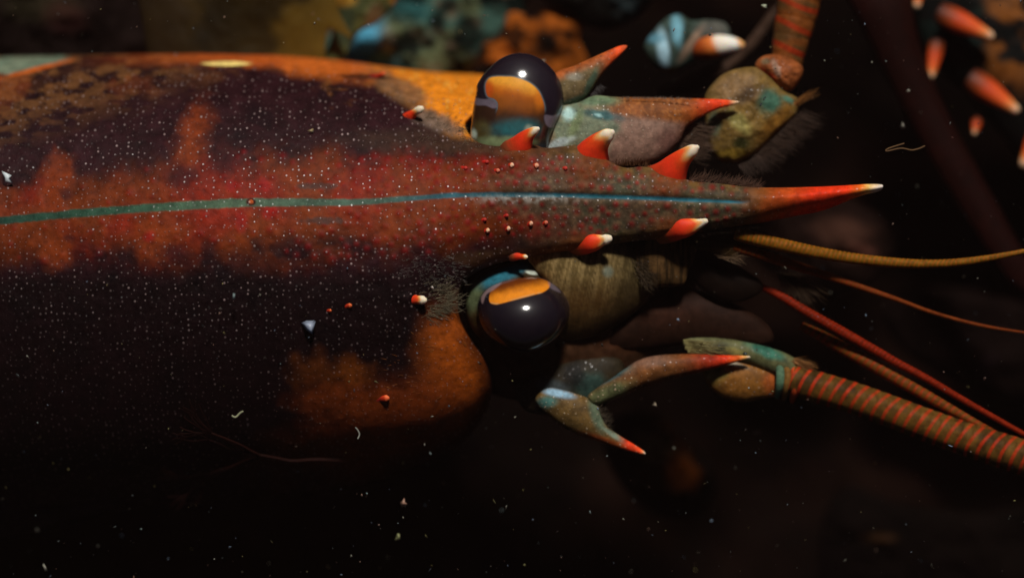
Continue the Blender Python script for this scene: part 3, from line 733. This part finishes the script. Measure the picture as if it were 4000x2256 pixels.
# ------------------------------------------------------------------ antennae
RING = srgb(176, 46, 20)
def ringed(base, ring, pitch, wide=0.28, dark=None, seed=1, fade=None, bow=1.0):
    def f(t, a, s):
        w = s - bow * (16 * np.cos(a) + 11 * np.cos(a) ** 2) + 2 * np.sin(2 * a + s * 0.013) + 12 * bow * (fbm(s, a * 30, 90, 2, seed + 5) - 0.5)
        ph = (w / pitch) % 1.0
        m = sstep(wide, wide * 0.6, np.minimum(ph, 1 - ph) * 2)
        n = fbm(s * 0.35, a * 40, 14, 3, seed)
        n3 = fbm(s, a * 40, 60, 3, seed + 1)
        C = const(t, base) * (0.6 + 0.8 * n)[:, None]
        if dark is not None: C = mixc(C, dark, sstep(0.45, 0.7, n3) * 0.7)
        C = mixc(C, ring, m * (0.6 + 0.4 * n3))
        if fade is not None: C = C * fade(t)[:, None]
        return C
    return f
def groove(pitch, k):
    return lambda L: 1 - k * np.exp(-((((L / pitch + 0.5) % 1) - 0.5) / 0.13) ** 2)
def limb_col(base, spots, s=40, seed=2): return mottle(base, spots, s, seed)
# lower one, running out to the right
inflate('antenna_base', [(2671,1327),(2748,1317),(2858,1325),(2968,1347),(3051,1371),(3106,1400),(3130,1440),(3100,1480),(3000,1450),(2900,1410),(2760,1390),(2690,1375)], -250, 40,
        limb_col(srgb(92, 92, 60), [(srgb(44, 106, 88), (2990, 1370, 80, 20, 0.35), 0.9), (srgb(24, 30, 22), (2810, 1355, 40, 16, 0), 0.9), (srgb(130, 124, 70), (2870, 1372, 40, 14, 0.4), 0.8), (srgb(130, 120, 84), (2730, 1350, 60, 20, 0.1), 0.6)]), M_LIMB, lobster,
        'olive and green arched antenna joint behind the red scale point', alpha=lambda x, y: 0.1 + 0 * x)
inflate('antenna_base', [(2740,1440),(2780,1405),(2860,1400),(2960,1420),(3030,1440),(3060,1500),(3030,1545),(2969,1558),(2903,1568),(2826,1552),(2771,1508)], -275, 60,
        limb_col(srgb(128, 82, 32), [(srgb(88, 96, 50), (2790, 1450, 50, 50, 0), 0.7), (srgb(140, 135, 120), (2880, 1425, 55, 9, 0.3), 0.8), (srgb(150, 70, 28), (3020, 1500, 40, 50, 0), 0.7)]), M_LIMB, lobster,
        'orange brown bulb-shaped antenna joint', alpha=lambda x, y: 0.4 + 0 * x)
for (x_, y_, rx_, c_) in ((3040, 1480, 17, srgb(84, 112, 88)), (3068, 1487, 15, srgb(120, 84, 40)), (3100, 1496, 20, srgb(190, 72, 34))):
    tube('antenna_joint_ring', [(x_ - 6, y_ - 70, -250), (x_ + 8, y_ - 30, -212), (x_ + 6, y_ + 20, -208), (x_ - 6, y_ + 70, -250)], [10, rx_, rx_, 9], lambda t, a, s, c_=c_: const(t, c_) * (0.7 + 0.6 * fbm(s, a * 20, 25, 3, 2))[:, None], M_ANT, lobster, rings=24)
tube('antenna', [(3090, 1480, -240), (3154, 1500, -240), (3330, 1552, -240), (3496, 1612, -235), (3661, 1674, -230), (3826, 1730, -225), (4000, 1786, -220), (4250, 1866, -220)], [60, 62, 62, 63, 65, 67, 70, 74],
     ringed(srgb(96, 66, 26), srgb(176, 48, 20), 44, 0.36, srgb(50, 36, 18)), M_ANT, lobster, 'thick brown antenna with narrow red rings running out to the lower right', rings=420, seg=40, mod=groove(44, 0.03))
# upper one, running out at the top
inflate('antenna_base', [(2751,390),(2785,325),(2851,277),(2950,262),(3010,290),(3060,350),(3120,388),(3118,430),(3093,462),(3016,534),(2950,598),(2878,634),(2815,630),(2774,584),(2757,496)], -330, 85,
        limb_col(srgb(118, 92, 46), [(srgb(140, 108, 74), (2870, 330, 90, 45, -0.3), 0.7), (srgb(50, 104, 88), (3010, 400, 45, 50, 0.3), 0.85), (srgb(40, 50, 24), (2900, 560, 36, 26, 0), 0.85), (srgb(46, 40, 24), (2850, 450, 40, 22, 0.2), 0.6),
                 (srgb(160, 150, 84), (2890, 480, 50, 30, 0.8), 0.8), (srgb(64, 96, 84), (2790, 480, 26, 60, 0), 0.7), (srgb(150, 100, 34), (3030, 480, 30, 90, 0.7), 0.7), (srgb(140, 112, 30), (2870, 600, 60, 20, 0), 0.6), (srgb(70, 48, 34), (2920, 375, 50, 30, -0.4), 0.7), (srgb(50,110,96), (3080, 390, 30, 14, 0.5), .8)]), M_LIMB, lobster,
        'mottled olive, teal and orange antenna joint right of the orange scale point', rough=24, rs=40, alpha=lambda x, y: 0.25 + 0 * x)
inflate('antenna_joint_ring', [(2950,262),(2975,222),(3032,214),(3100,236),(3135,262),(3132,300),(3096,350),(3060,352),(3010,312)], -330, 60,
        limb_col(srgb(140, 76, 38), [(srgb(190, 62, 40), (2998, 292, 34, 14, 0.6), 0.9), (srgb(170, 140, 120), (3030, 262, 12, 34, -0.4), 0.7), (srgb(70, 90, 70), (2990, 240, 20, 12, 0), 0.6)]), M_LIMB, lobster, rough=20, rs=24, alpha=lambda x, y: 0 * x)
tube('antenna', [(3062, 290, -390), (3076, 225, -390), (3092, 140, -400), (3112, 50, -410), (3132, -60, -420), (3170, -250, -430)], [60, 64, 74, 82, 88, 92],
     ringed(srgb(118, 64, 26), srgb(150, 44, 18), 88, 0.3, srgb(66, 56, 32), 4), M_ANT, lobster, 'thick blurred orange brown antenna rising past the frame edge', rings=160, seg=36, mod=groove(74, 0.03))

# antennules
def fil(pts, rad, base, ring, pitch, lab, seed, fade=None, wide=0.45):
    L = sum(math.dist(pts[i], pts[i + 1]) for i in range(len(pts) - 1))
    tube('antennule', pts, rad, ringed(base, ring, pitch, wide, None, seed, fade, 0.25), M_ANT, lobster, lab, rings=int(L / 3.2), seg=16, mod=groove(pitch, 0.09))
fil([(2870,912,-85),(2930,927,-85),(2996,943,-90),(3161,980,-105),(3326,1008,-135),(3500,1026,-130),(3649,1030,-125),(3804,1017,-120),(4000,981,-115),(4200,930,-110)], [24,27,27,25,22,20,17,15,10,7],
    srgb(118, 80, 20), srgb(150, 80, 22), 18, 'thickest yellow orange antennule, nearly level, just below the red point', 1)
fil([(2865,964,-120),(2930,982,-125),(2996,1002,-140),(3133,1046,-195),(3271,1090,-200),(3409,1137,-205),(3500,1168,-205),(3649,1222,-210),(3830,1270,-215),(4000,1298,-220),(4200,1330,-225)], [18,20,20,18,15,12,10,8,7,5,4],
    srgb(104, 52, 16), srgb(120, 36, 14), 17, 'thin orange to dark red antennule bending below the yellow one', 2)
fil([(2900,1090,-285),(2975,1120,-262),(3051,1157,-235),(3161,1223,-218),(3298,1300,-215),(3436,1378,-215),(3500,1415,-215),(3606,1470,-215),(3771,1566,-215),(4000,1694,-215),(4200,1800,-215)], [9,13,17,19,20,18,17,15,13,10,8],
    srgb(110, 32, 9), srgb(136, 28, 9), 17, 'dark red antennule running diagonally to the lower right corner', 3)
fil([(3130,1272,-300),(3209,1312,-290),(3308,1368,-270),(3413,1426,-250),(3523,1490,-240),(3633,1552,-235),(3743,1614,-230),(3853,1674,-230),(3960,1730,-300)], [16,22,26,26,24,22,18,14,10],
    srgb(104, 62, 22), srgb(150, 50, 18), 27, 'beaded orange antennule lying against the thick ringed antenna', 4)
for i in range(16):     # shiny beads along the last filament
    pass

# ------------------------------------------------------------------ walking leg and big claw beyond the head
def leg_col(x, y, z):
    n = fbm(x, y, 40, 4, 3)
    C = const(x, srgb(60, 74, 66)) * (0.6 + 0.8 * n)[:, None]
    C = mixc(C, srgb(176, 216, 232), 0.95 * blob(x, y, 2590, 190, 22, 72, 0.5, rot=-0.12)); C = mixc(C, srgb(120, 178, 196), 0.9 * blob(x, y, 2645, 120, 24, 58, 0.5, rot=-0.1, warp=0.3, ws=40))
    C = mixc(C, srgb(96, 150, 170), 0.8 * blob(x, y, 2560, 150, 36, 20, 0.6)); C = mixc(C, srgb(28, 40, 28), 0.8 * blob(x, y, 2680, 140, 16, 50, 0.6, rot=0.1))
    C = mixc(C, srgb(142, 116, 96), 0.9 * blob(x, y, 2700, 170, 16, 85, 0.4, rot=0.6)); C = mixc(C, srgb(110, 70, 20), 0.8 * blob(x, y, 2610, 275, 50, 12, 0.6))
    C = mixc(C, srgb(96, 90, 84), 0.7 * blob(x, y, 2790, 110, 60, 30, 0.6))
    return C
leg = inflate('walking_leg', [(2516,182),(2542,136),(2600,74),(2652,56),(2700,82),(2760,78),(2830,90),(2850,140),(2800,190),(2730,232),(2674,266),(2630,284),(2570,268),(2531,225)], -720, 70, leg_col, M_SOFT, lobster, 'blurred blue white walking leg end above the orange scale')
tube('claw_tip', [(2720, 196, -700), (2770, 186, -660), (2820, 176, -640), (2870, 174, -635), (2895, 176, -635)], [40, 44, 40, 28, 17],
     lambda t, a, s: ramp(t + 0.05 * np.cos(a), [(0, srgb(90, 36, 16)), (0.3, srgb(170, 76, 26)), (0.5, srgb(232, 130, 60)), (0.58, srgb(250, 235, 215)), (0.9, srgb(250, 248, 238)), (1, srgb(250, 180, 110))]), M_SPINE, leg, 'orange claw tip with a white end')
inflate('walking_leg', [(2560,360),(2700,290),(2850,230),(2940,130),(3010,40),(3060,10),(3040,60),(2960,180),(2860,270),(2760,340),(2680,380)], -860, 40, mottle(srgb(66, 48, 38), [], 70), M_SOFT, lobster, 'faint brown leg running up behind the claw tip', rough=10)
def claw_col(x, y, z):
    n = fbm(x, y, 85, 3, 6); n2 = fbm(x, y, 60, 3, 2)
    C = const(x, srgb(17, 18, 17))
    C = mixc(C, srgb(120, 70, 28), sstep(0.47, 0.58, n) * sstep(3820, 3900, x) * sstep(420, 250, y))
    C = mixc(C, srgb(30, 46, 42), 0.6 * sstep(0.5, 0.6, n2) * (x < 3850))
    return C
claw = inflate('claw', [(3540,-160),(4300,-160),(4400,300),(4350,800),(4180,850),(4000,640),(3880,500),(3790,380),(3690,300),(3610,190),(3560,60)], -1170, 190, claw_col, M_SOFT, lobster, 'dark mottled big claw at the upper right corner with a row of orange teeth', rough=40, rs=90)
def tooth(x0, y0, x1, y1, r, tr, z=-950, k=0.9):
    L = math.hypot(x1 - x0, y1 - y0); P = []; R = []
    for t in (-0.3, 0, 0.3, 0.6, 0.85, 1.0):
        P.append((x0 + (x1 - x0) * t, y0 + (y1 - y0) * t, z + 40 * t)); R.append(np.interp(t, [-0.3, 0, 0.4, 1], [r * 0.9, r, r * 0.85, tr]))
    tube('tooth', P, R, lambda t, a, s: k * ramp(t, [(0, srgb(60, 30, 20)), (0.25, srgb(150, 62, 22)), (0.42, srgb(206, 72, 26)), (0.75, srgb(236, 96, 36)), (0.92, srgb(246, 150, 80)), (1, srgb(250, 200, 160))]), M_SPINE, claw, rings=26)
tooth(3715, 72, 3870, 140, 48, 15)
tooth(3655, 195, 3637, 296, 32, 13)
tooth(3830, 335, 3968, 428, 50, 17)
tooth(4070, 520, 4000, 640, 52, 20)
tooth(3592, -60, 3582, 22, 26, 14, k=0.8)
tooth(3815, 480, 3806, 520, 22, 9, z=-900, k=0.6)
inflate('walking_leg', [(3300,-80),(3520,-80),(3600,200),(3700,440),(3830,680),(3930,860),(4060,1120),(3960,1120),(3800,900),(3640,640),(3500,380),(3390,160)], -900, 60, mottle(srgb(28, 7, 5), [], 160), M_SOFT, lobster, 'dark red leg crossing the black water at the right')

# ------------------------------------------------------------------ setae
def line_roots(a, b, n, spread, zf):
    t = rng.random(n); p = np.outer(1 - t, a) + np.outer(t, b) + rng.normal(0, spread, (n, 2))
    z = zf(p[:, 0], p[:, 1]) if callable(zf) else np.full(n, zf)
    return np.column_stack([p, z])
def tuft(a, b, n, spread, zf, d, fan, L, wid, col, parent, lab=None, name='setae', dz=0.25, curl=0.15):
    r = line_roots(np.array(a, float), np.array(b, float), n, spread, zf)
    ang = math.atan2(d[1], d[0]) + rng.normal(0, fan, n)
    dirs = np.column_stack([np.cos(ang), np.sin(ang), rng.uniform(0, dz * 2, n)])
    o = strands(name, r, dirs, L * rng.uniform(0.5, 1.2, n), wid, np.repeat(np.asarray(col)[None], n, 0), M_HAIR, parent, None, curl, lab)
    o['kind'] = 'stuff'
SZ = lambda x, y: shell_z(x, y) - 2
tuft((1660, 455), (1790, 505), 420, 14, SZ, (1, 0.25), 0.6, 24, 1.4, srgb(130, 108, 84), shell)
tuft((1690, 1120), (1770, 1180), 230, 22, SZ, (1, -0.3), 0.3, 36, 1.2, srgb(120, 110, 88), shell)
tuft((1680, 1230), (1745, 1185), 180, 18, SZ, (1, 0.15), 0.3, 42, 1.2, srgb(110, 98, 76), shell)
tuft((1560, 1040), (1800, 1060), 260, 34, SZ, (1, -0.15), 0.4, 20, 1.2, srgb(110, 104, 98), shell)
tuft((1640, 1330), (1800, 1420), 160, 34, SZ, (-0.7, -0.6), 0.3, 24, 0.9, srgb(150, 96, 46), shell)
tuft((1560, 1470), (1740, 1530), 90, 44, SZ, (-0.8, -0.3), 0.4, 26, 1.1, srgb(140, 80, 34), shell)
tuft((1640, 540), (1840, 548), 260, 14, SZ, (0.9, 0.3), 0.6, 18, 1.2, srgb(110, 94, 74), shell)
tuft((2695, 700), (2960, 733), 300, 4, lambda x, y: -30 + 0 * x, (0.62, -0.6), 0.28, 44, 1.4, srgb(112, 84, 70), shell)
tuft((2400, 640), (2540, 650), 60, 3, lambda x, y: -30 + 0 * x, (0.2, -1), 0.3, 34, 1.3, srgb(90, 58, 36), shell)
tuft((2690, 912), (2960, 874), 130, 3, lambda x, y: -40 + 0 * x, (0.9, 0.4), 0.3, 26, 1.4, srgb(70, 56, 44), shell)
tuft((3110, 440), (2935, 600), 520, 10, -330, (1, 0.35), 0.14, 105, 1.4, srgb(78, 58, 46), lobster)
tuft((2960, 600), (2880, 634), 150, 8, -330, (0.7, 0.8), 0.2, 80, 1.4, srgb(72, 54, 44), lobster)
tuft((3100, 410), (3130, 380), 60, 6, -300, (1, -0.45), 0.12, 75, 1.6, srgb(140, 92, 44), lobster)
tuft((2690, 490), (2650, 610), 340, 8, -240, (1, 0.12), 0.12, 110, 1.5, srgb(110, 86, 70), sc1)
tuft((2672, 1325), (2690, 1372), 90, 4, -205, (1, 0.08), 0.05, 140, 1.7, srgb(150, 140, 90), lobster)
tuft((2790, 985), (2870, 1010), 120, 8, -130, (1, -0.15), 0.4, 55, 1.4, srgb(150, 120, 90), lobster)
tuft((3030, 1060), (3120, 1090), 160, 10, -260, (0.65, 0.75), 0.25, 130, 1.6, srgb(76, 56, 36), lobster)
tuft((2500, 1010), (2520, 1110), 200, 14, -110, (0.8, 0.5), 0.5, 50, 1.4, srgb(66, 50, 30), lobster)
tuft((2330, 1590), (2380, 1670), 70, 5, -180, (1, -0.5), 0.5, 34, 1.2, srgb(84, 72, 58), lobster)
tuft((3100, 1405), (3140, 1430), 70, 6, -220, (1, 0.2), 0.2, 60, 1.4, srgb(160, 110, 60), lobster)
tuft((2420, 385), (2700, 388), 160, 2, -150, (0.4, -1), 0.4, 10, 1.2, srgb(120, 110, 100), sc1)
tuft((2250, 415), (2350, 330), 90, 4, -210, (0.8, 0.6), 0.4, 26, 1.2, srgb(90, 84, 84), lobster)

# ------------------------------------------------------------------ seabed, rocks, weed
def seabed():
    xs = np.linspace(-9000, 13000, 330); ys = np.linspace(-9000, 11000, 300)
    X, Y = np.meshgrid(xs, ys, indexing='ij')
    Z = -1950 + 420 * (fbm(X, Y, 1100, 5, 11) - 0.5) + 160 * (fbm(X, Y, 260, 4, 12) - 0.5)
    n = fbm(X, Y, 420, 4, 13); n2 = fbm(X, Y, 130, 4, 14)
    C = mixc(const(X, srgb(9, 5, 4)), srgb(26, 14, 10), sstep(0.45, 0.8, n))
    C = mixc(C, srgb(12, 8, 6), 0.5 * sstep(0.6, 0.75, n2))
    I = np.arange(X.size).reshape(X.shape)
    q = np.stack([I[:-1, :-1], I[:-1, 1:], I[1:, 1:], I[1:, :-1]], -1).reshape(-1, 4)
    o = mesh('seabed', W(X.ravel(), Y.ravel(), Z.ravel()), [q], C.reshape(-1, 3), M_BED)
    return tag(o, 'dark brown seabed under the lobster', 'seabed', kind='structure')
seabed()
def rock(name, pts, z, H, colfn, label, cat='rock', rough=160, rs=120, group='rocks around the lobster', n=110, mat=None):
    o = inflate(name, pts, z, H, colfn, mat or M_ROCK, None, label, n=n, rough=rough, rs=rs, under=1.2, power=0.45)
    return tag(o, label, cat, group)
def rock_teal(x, y, z):
    n = fbm(x, y, 90, 4, 1); n2 = fbm(x, y, 50, 4, 6); n3 = fbm(x, y, 150, 3, 9)
    C = mixc(const(x, srgb(66, 96, 86)), srgb(98, 108, 78), sstep(0.4, 0.62, n3))
    C = mixc(C, srgb(14, 20, 18), 0.95 * sstep(0.52, 0.62, n))
    C = mixc(C, srgb(118, 104, 82), 0.7 * sstep(0.6, 0.7, n2))
    C = mixc(C, srgb(76, 150, 180), 0.95 * blob(x, y, 1415, 175, 130, 46, 0.5, rot=-0.9, warp=0.3, ws=60))
    C = mixc(C, srgb(90, 150, 165), 0.7 * blob(x, y, 1500, 235, 60, 24, 0.5)); C = mixc(C, srgb(60, 120, 120), 0.7 * blob(x, y, 1600, 50, 90, 40, 0.5, warp=0.4, ws=50))
    C = mixc(C, srgb(150, 158, 140), 0.8 * blob(x, y, 1515, 160, 26, 45, 0.5, rot=0.3, warp=0.4, ws=30))
    for a in ((1590, 245, 26, 22), (1670, 170, 30, 26), (1710, 90, 36, 50), (1830, 130, 60, 80), (1750, 20, 40, 30), (1640, 130, 20, 20)): C = mixc(C, srgb(8, 10, 9), 0.9 * blob(x, y, *a, 0.5))
    return C
rock('rock', [(1290,-160),(1700,-200),(2000,-160),(2060,0),(1990,140),(1900,260),(1800,400),(1500,460),(1290,420),(1250,200)], -1350, 190, rock_teal, 'blurred teal and grey green encrusted rock above the shell edge')
def rock_or(x, y, z):
    n = fbm(x, y, 70, 4, 1); n2 = fbm(x, y, 110, 3, 3)
    C = mixc(const(x, srgb(14, 10, 8)), srgb(150, 78, 24), sstep(0.36, 0.66, n2))
    return mixc(C, srgb(10, 8, 7), 0.9 * sstep(0.52, 0.62, n))
rock('sponge', [(1790,330),(1850,250),(1880,170),(1950,130),(1990,50),(2080,60),(2150,30),(2290,60),(2260,150),(2300,260),(2200,330),(2180,420),(2000,440),(1820,420)], -1250, 120, rock_or, 'blurred rusty orange sponge behind the upright eye', 'sponge', rough=90, rs=60)
rock('rock', [(2080,-150),(2500,-180),(2560,-20),(2460,90),(2340,120),(2240,60),(2100,-20)], -1200, 130, mottle(srgb(22, 22, 20), [(srgb(38, 48, 50), (2450, 20, 60, 60, 0), 0.7)], 70), 'near black rock at the top edge beyond the sponge')
def weed_col(x, y, z):
    n = fbm(x, y, 60, 4, 2)
    C = mixc(const(x, srgb(84, 88, 48)), srgb(58, 66, 44), sstep(0.4, 0.6, n))
    C = mixc(C, srgb(176, 128, 44), 0.8 * blob(x, y, 1340, 0, 50, 26, 0.5)); C = mixc(C, srgb(120, 92, 60), 0.7 * blob(x, y, 1460, 70, 30, 60, 0.5, rot=0.3))
    C = mixc(C, srgb(190, 116, 40), 0.7 * blob(x, y, 1555, 5, 30, 16, 0.5))
    return C
tag(inflate('seaweed', [(1270,-120),(1420,-140),(1580,-120),(1540,20),(1470,90),(1400,130),(1340,250),(1290,400),(1255,250),(1300,120)], -900, 40, weed_col, M_KELP, None, None, n=90, rough=50, rs=60), 'olive green seaweed clump beside the kelp tip', 'seaweed')
def kelp_col(x, y, z):
    n = fbm(x, y, 260, 4, 2)
    C = mixc(const(x, srgb(40, 28, 12)), srgb(84, 64, 18), sstep(600, 1250, x + 300 * (n - 0.5)))
    C = mixc(C, srgb(24, 18, 8), 0.8 * sstep(0.5, 0.65, n))
    return C
tag(inflate('kelp_frond', [(560,-200),(900,-230),(1260,-200),(1300,-40),(1330,60),(1374,146),(1320,125),(1280,120),(1270,230),(1290,400),(900,420),(640,380),(560,100)], -760, 14, kelp_col, M_KELP, None, None, n=100, rough=60, rs=200, zfn=lambda x, y: 30 * np.sin(x / 120 + y / 300)), 'olive brown kelp blade with a pointed tip above the shell', 'kelp')
rock('rock', [(-300,-250),(500,-250),(620,-50),(560,200),(400,330),(-300,330)], -1250, 150, mottle(srgb(26, 17, 15), [(srgb(40, 36, 22), (150, 30, 160, 60, 0), 0.6), (srgb(52, 24, 22), (260, 80, 80, 60, 0), 0.5)], 120), 'very dark rock filling the upper left corner')  # very dark colour stands in for light falling off in this corner
rock('rock', [(2900,820),(3100,760),(3300,780),(3480,860),(3500,980),(3420,1080),(3250,1150),(3050,1100),(2920,980)], -1350, 120, mottle(srgb(24, 13, 10), [(srgb(72, 46, 36), (3280, 900, 110, 50, 0.2), 0.7), (srgb(86, 50, 40), (3350, 985, 60, 36, 0), 0.7)], 90), 'dim pinkish brown rock below the red rostrum point')
rock('rock', [(2380,1640),(2520,1600),(2640,1660),(2760,1780),(2800,1920),(2700,2020),(2540,2000),(2420,1880),(2360,1760)], -1260, 60, mottle(srgb(12, 7, 5), [(srgb(60, 32, 14), (2560, 1780, 150, 110, 0.6), 0.8), (srgb(112, 84, 54), (2540, 1740, 70, 50, 0.5), 0.8), (srgb(120, 60, 18), (2660, 1850, 70, 60, 0), 0.8)], 70), 'faint blurred orange brown lump below the lowest thorn')
rock('rock', [(3300,1900),(3500,1960),(3800,2000),(4200,1980),(4250,2300),(3900,2400),(3300,2380),(3200,2100)], -1500, 120, mottle(srgb(9, 5, 4), [(srgb(60, 38, 22), (3430, 2098, 60, 14, 0), 0.8)], 160), 'black brown stone at the lower right corner')
rock('rock', [(3480,1150),(3700,1120),(3980,1180),(4200,1300),(4180,1560),(3900,1560),(3600,1420),(3460,1280)], -1500, 110, mottle(srgb(14, 7, 6), [(srgb(42, 28, 32), (3850, 1440, 30, 60, 0.5), 0.5)], 120), 'dark reddish stone behind the ends of the antennules')

# branching red seaweed lying on the shadowed flank
def red_weed():
    VV = []; FF = []; CC = []; base = 0
    def branch(x, y, a, L, r, depth):
        nonlocal base
        pts = [(x, y, 0)]
        n = 5
        for i in range(n):
            a2 = a + rng.normal(0, 0.12); x += math.cos(a2) * L / n; y += math.sin(a2) * L / n; pts.append((x, y, 0))
        pts = [(px, py, float(shell_z(px, min(py, 1880))) + 22 if py < 1900 else -420) for px, py, _ in pts]
        V, F, C = tube('t', pts, np.linspace(r, r * 0.55, n + 1), lambda t, a, s: const(t, srgb(34, 13, 10)), None, rings=12, seg=6, build=False)
        VV.append(V); FF.append([f + base for f in F]); CC.append(C); base += len(V)
        if depth: 
            for k in range(3): branch(x, y, a + (k - 1) * 0.5 + rng.normal(0, 0.15), L * 0.62, r * 0.6, depth - 1)
    branch(1340, 1800, math.pi + 0.1, 330, 9, 2)
    branch(1010, 1790, math.pi - 0.35, 200, 7, 2)
    branch(950, 1760, math.pi + 0.5, 150, 6, 2)
    F = [np.concatenate([f[k] for f in FF]) for k in (0, 1, 2)]
    tag(mesh('seaweed', np.concatenate(VV), F, np.concatenate(CC), M_KELP), 'faint dark red branching seaweed on the shadowed flank of the lobster', 'seaweed')
red_weed()

# ------------------------------------------------------------------ drifting debris
def flake_geo(x, y, z, r, el=1.0, n=6):
    a = np.sort(rng.random(n)) * 2 * math.pi; rr = r * rng.uniform(0.5, 1.15, n); ro = rng.random() * 3.1
    px = np.cos(a) * rr * el; py = np.sin(a) * rr
    qx = px * math.cos(ro) - py * math.sin(ro); qy = px * math.sin(ro) + py * math.cos(ro)
    tilt = rng.normal(0, 0.5, 2)
    pz = qx * tilt[0] + qy * tilt[1]
    P = np.column_stack([x + qx, y + qy, z + pz])
    c1 = np.array([[x, y, z + r * 0.3]]); c2 = np.array([[x, y, z - r * 0.3]])
    V = np.concatenate([P, c1, c2]); i = np.arange(n); j = (i + 1) % n
    F = np.concatenate([np.stack([j, i, np.full(n, n)], -1), np.stack([i, j, np.full(n, n + 1)], -1)])
    return V, F
def particles():
    VV = []; FF = []; CC = []; base = 0
    cols = [srgb(205, 200, 180), srgb(150, 170, 195), srgb(190, 176, 110), srgb(170, 190, 190), srgb(200, 160, 140)]
    for k in range(1300):
        x = rng.uniform(-100, 4100); y = rng.uniform(-60, 2320)
        z = rng.choice([rng.uniform(-650, 120), rng.uniform(-250, 160)])
        if x < 1950 and 210 < y < 1900:
            z = float(shell_z(x, y)) + rng.uniform(4, 160)
            if y < 1100 and rng.random() < 0.75: continue
        elif x < 3400 and 540 < y < 1000 and rng.random() < 0.85: continue
        r = min(1.4 + rng.exponential(1.5), 9) * (1.0 if y > 1000 else 0.8)
        V, F = flake_geo(x, y, z, r, rng.uniform(1, 2.2), int(rng.integers(4, 8)))
        VV.append(V); FF.append(F + base); base += len(V)
        CC.append(np.repeat((cols[rng.integers(5)] * rng.uniform(0.15, 1.0) ** 2.2 * 0.9)[None], len(V), 0))
    V = np.concatenate(VV)
    o = mesh('floating_particles', W(V[:, 0], V[:, 1], V[:, 2]), [np.concatenate(FF)], np.concatenate(CC), M_FLAKE, smooth=False)
    tag(o, 'tiny pale specks drifting through the dark water', 'particles', kind='stuff')
particles()
def flake(x, y, z, r, col, label, n=8, el=1.2, name='debris_flake', cat='debris'):
    V, F = flake_geo(x, y, z, r, el, n)
    o = mesh(name, W(V[:, 0], V[:, 1], V[:, 2]), [F], np.repeat(np.asarray(col)[None], len(V), 0), M_FLAKE, smooth=False)
    tag(o, label, cat, 'debris flakes drifting over the lobster')
flake(1209, 1270, float(shell_z(1209, 1270)) + 14, 34, srgb(150, 160, 180), 'largest pale grey flake, on the dark lower flank of the shell', 9, 1.1)
flake(1692, 1122, float(shell_z(1692, 1122)) + 14, 9, srgb(230, 220, 210), 'small white grain on the hair tuft beside the red knob')
flake(1215, 512, float(shell_z(1215, 512)) + 16, 12, srgb(170, 150, 110), 'small tan grain on the purple shell above the groove line')
flake(28, 700, float(shell_z(28, 700)) + 20, 22, srgb(215, 225, 230), 'bright white blue fleck at the left edge of the shell', 7, 1.8)
flake(2560, 1578, -150, 14, srgb(130, 116, 96), 'tan ragged flake right of the pale blue thorn base')
flake(1573, 1962, -200, 17, srgb(170, 130, 110), 'pinkish flake in the black water at the bottom centre')
flake(1555, 2100, -250, 15, srgb(130, 130, 90), 'yellow green flake lowest in the bottom centre water')
flake(2985, 26, -150, 14, srgb(170, 175, 150), 'pale green flake at the top edge left of the thick antenna')
flake(3530, 490, -300, 15, srgb(110, 105, 95), 'grey blurred flake above the floating thread')
def thread(pts, r, col, label):
    o = tube('floating_thread', pts, [r] * len(pts), lambda t, a, s: const(t, col), M_HAIR, None, rings=60, seg=6)
    tag(o, label, 'thread', 'fine threads floating in the water')
thread([(3532, 560, -120), (3470, 580, -120), (3465, 590, -120), (3520, 579, -120), (3560, 586, -125), (3590, 580, -130), (3612, 570, -130)], 2.2, srgb(120, 90, 60), 'fine tan thread floating in the dark water right of the antenna')
thread([(905, 1622, 40), (920, 1628, 40), (938, 1612, 40), (948, 1606, 40)], 4.0, srgb(150, 150, 120), 'short pale curled thread over the black lower flank')
thread([(1388, 1668, 30), (1398, 1680, 30), (1404, 1696, 30), (1398, 1712, 30)], 3.2, srgb(130, 130, 120), 'short upright grey thread below the small red knob')

# ------------------------------------------------------------------ the faintly silty water itself
def haze():
    x0, x1, y0, y1, z0, z1 = -60, 60, -60, 60, -10.5, 30.6
    V = np.array([(x, y, z) for x in (x0, x1) for y in (y0, y1) for z in (z0, z1)], float)
    F = np.array([(0, 1, 3, 2), (4, 6, 7, 5), (0, 4, 5, 1), (2, 3, 7, 6), (0, 2, 6, 4), (1, 5, 7, 3)])
    m = bpy.data.materials.new('haze'); m.use_nodes = True; nt = m.node_tree
    nt.nodes.remove(nt.nodes['Principled BSDF'])
    pv = nt.nodes.new('ShaderNodeVolumePrincipled')
    pv.inputs['Color'].default_value = (0.85, 0.5, 0.42, 1); pv.inputs['Density'].default_value = 0.0003
    nt.links.new(pv.outputs[0], nt.nodes['Material Output'].inputs['Volume'])
    o = mesh('haze', V, [F], np.ones((8, 3)), m, smooth=False)
    tag(o, 'faint silty haze in the water', 'haze', kind='stuff')
haze()
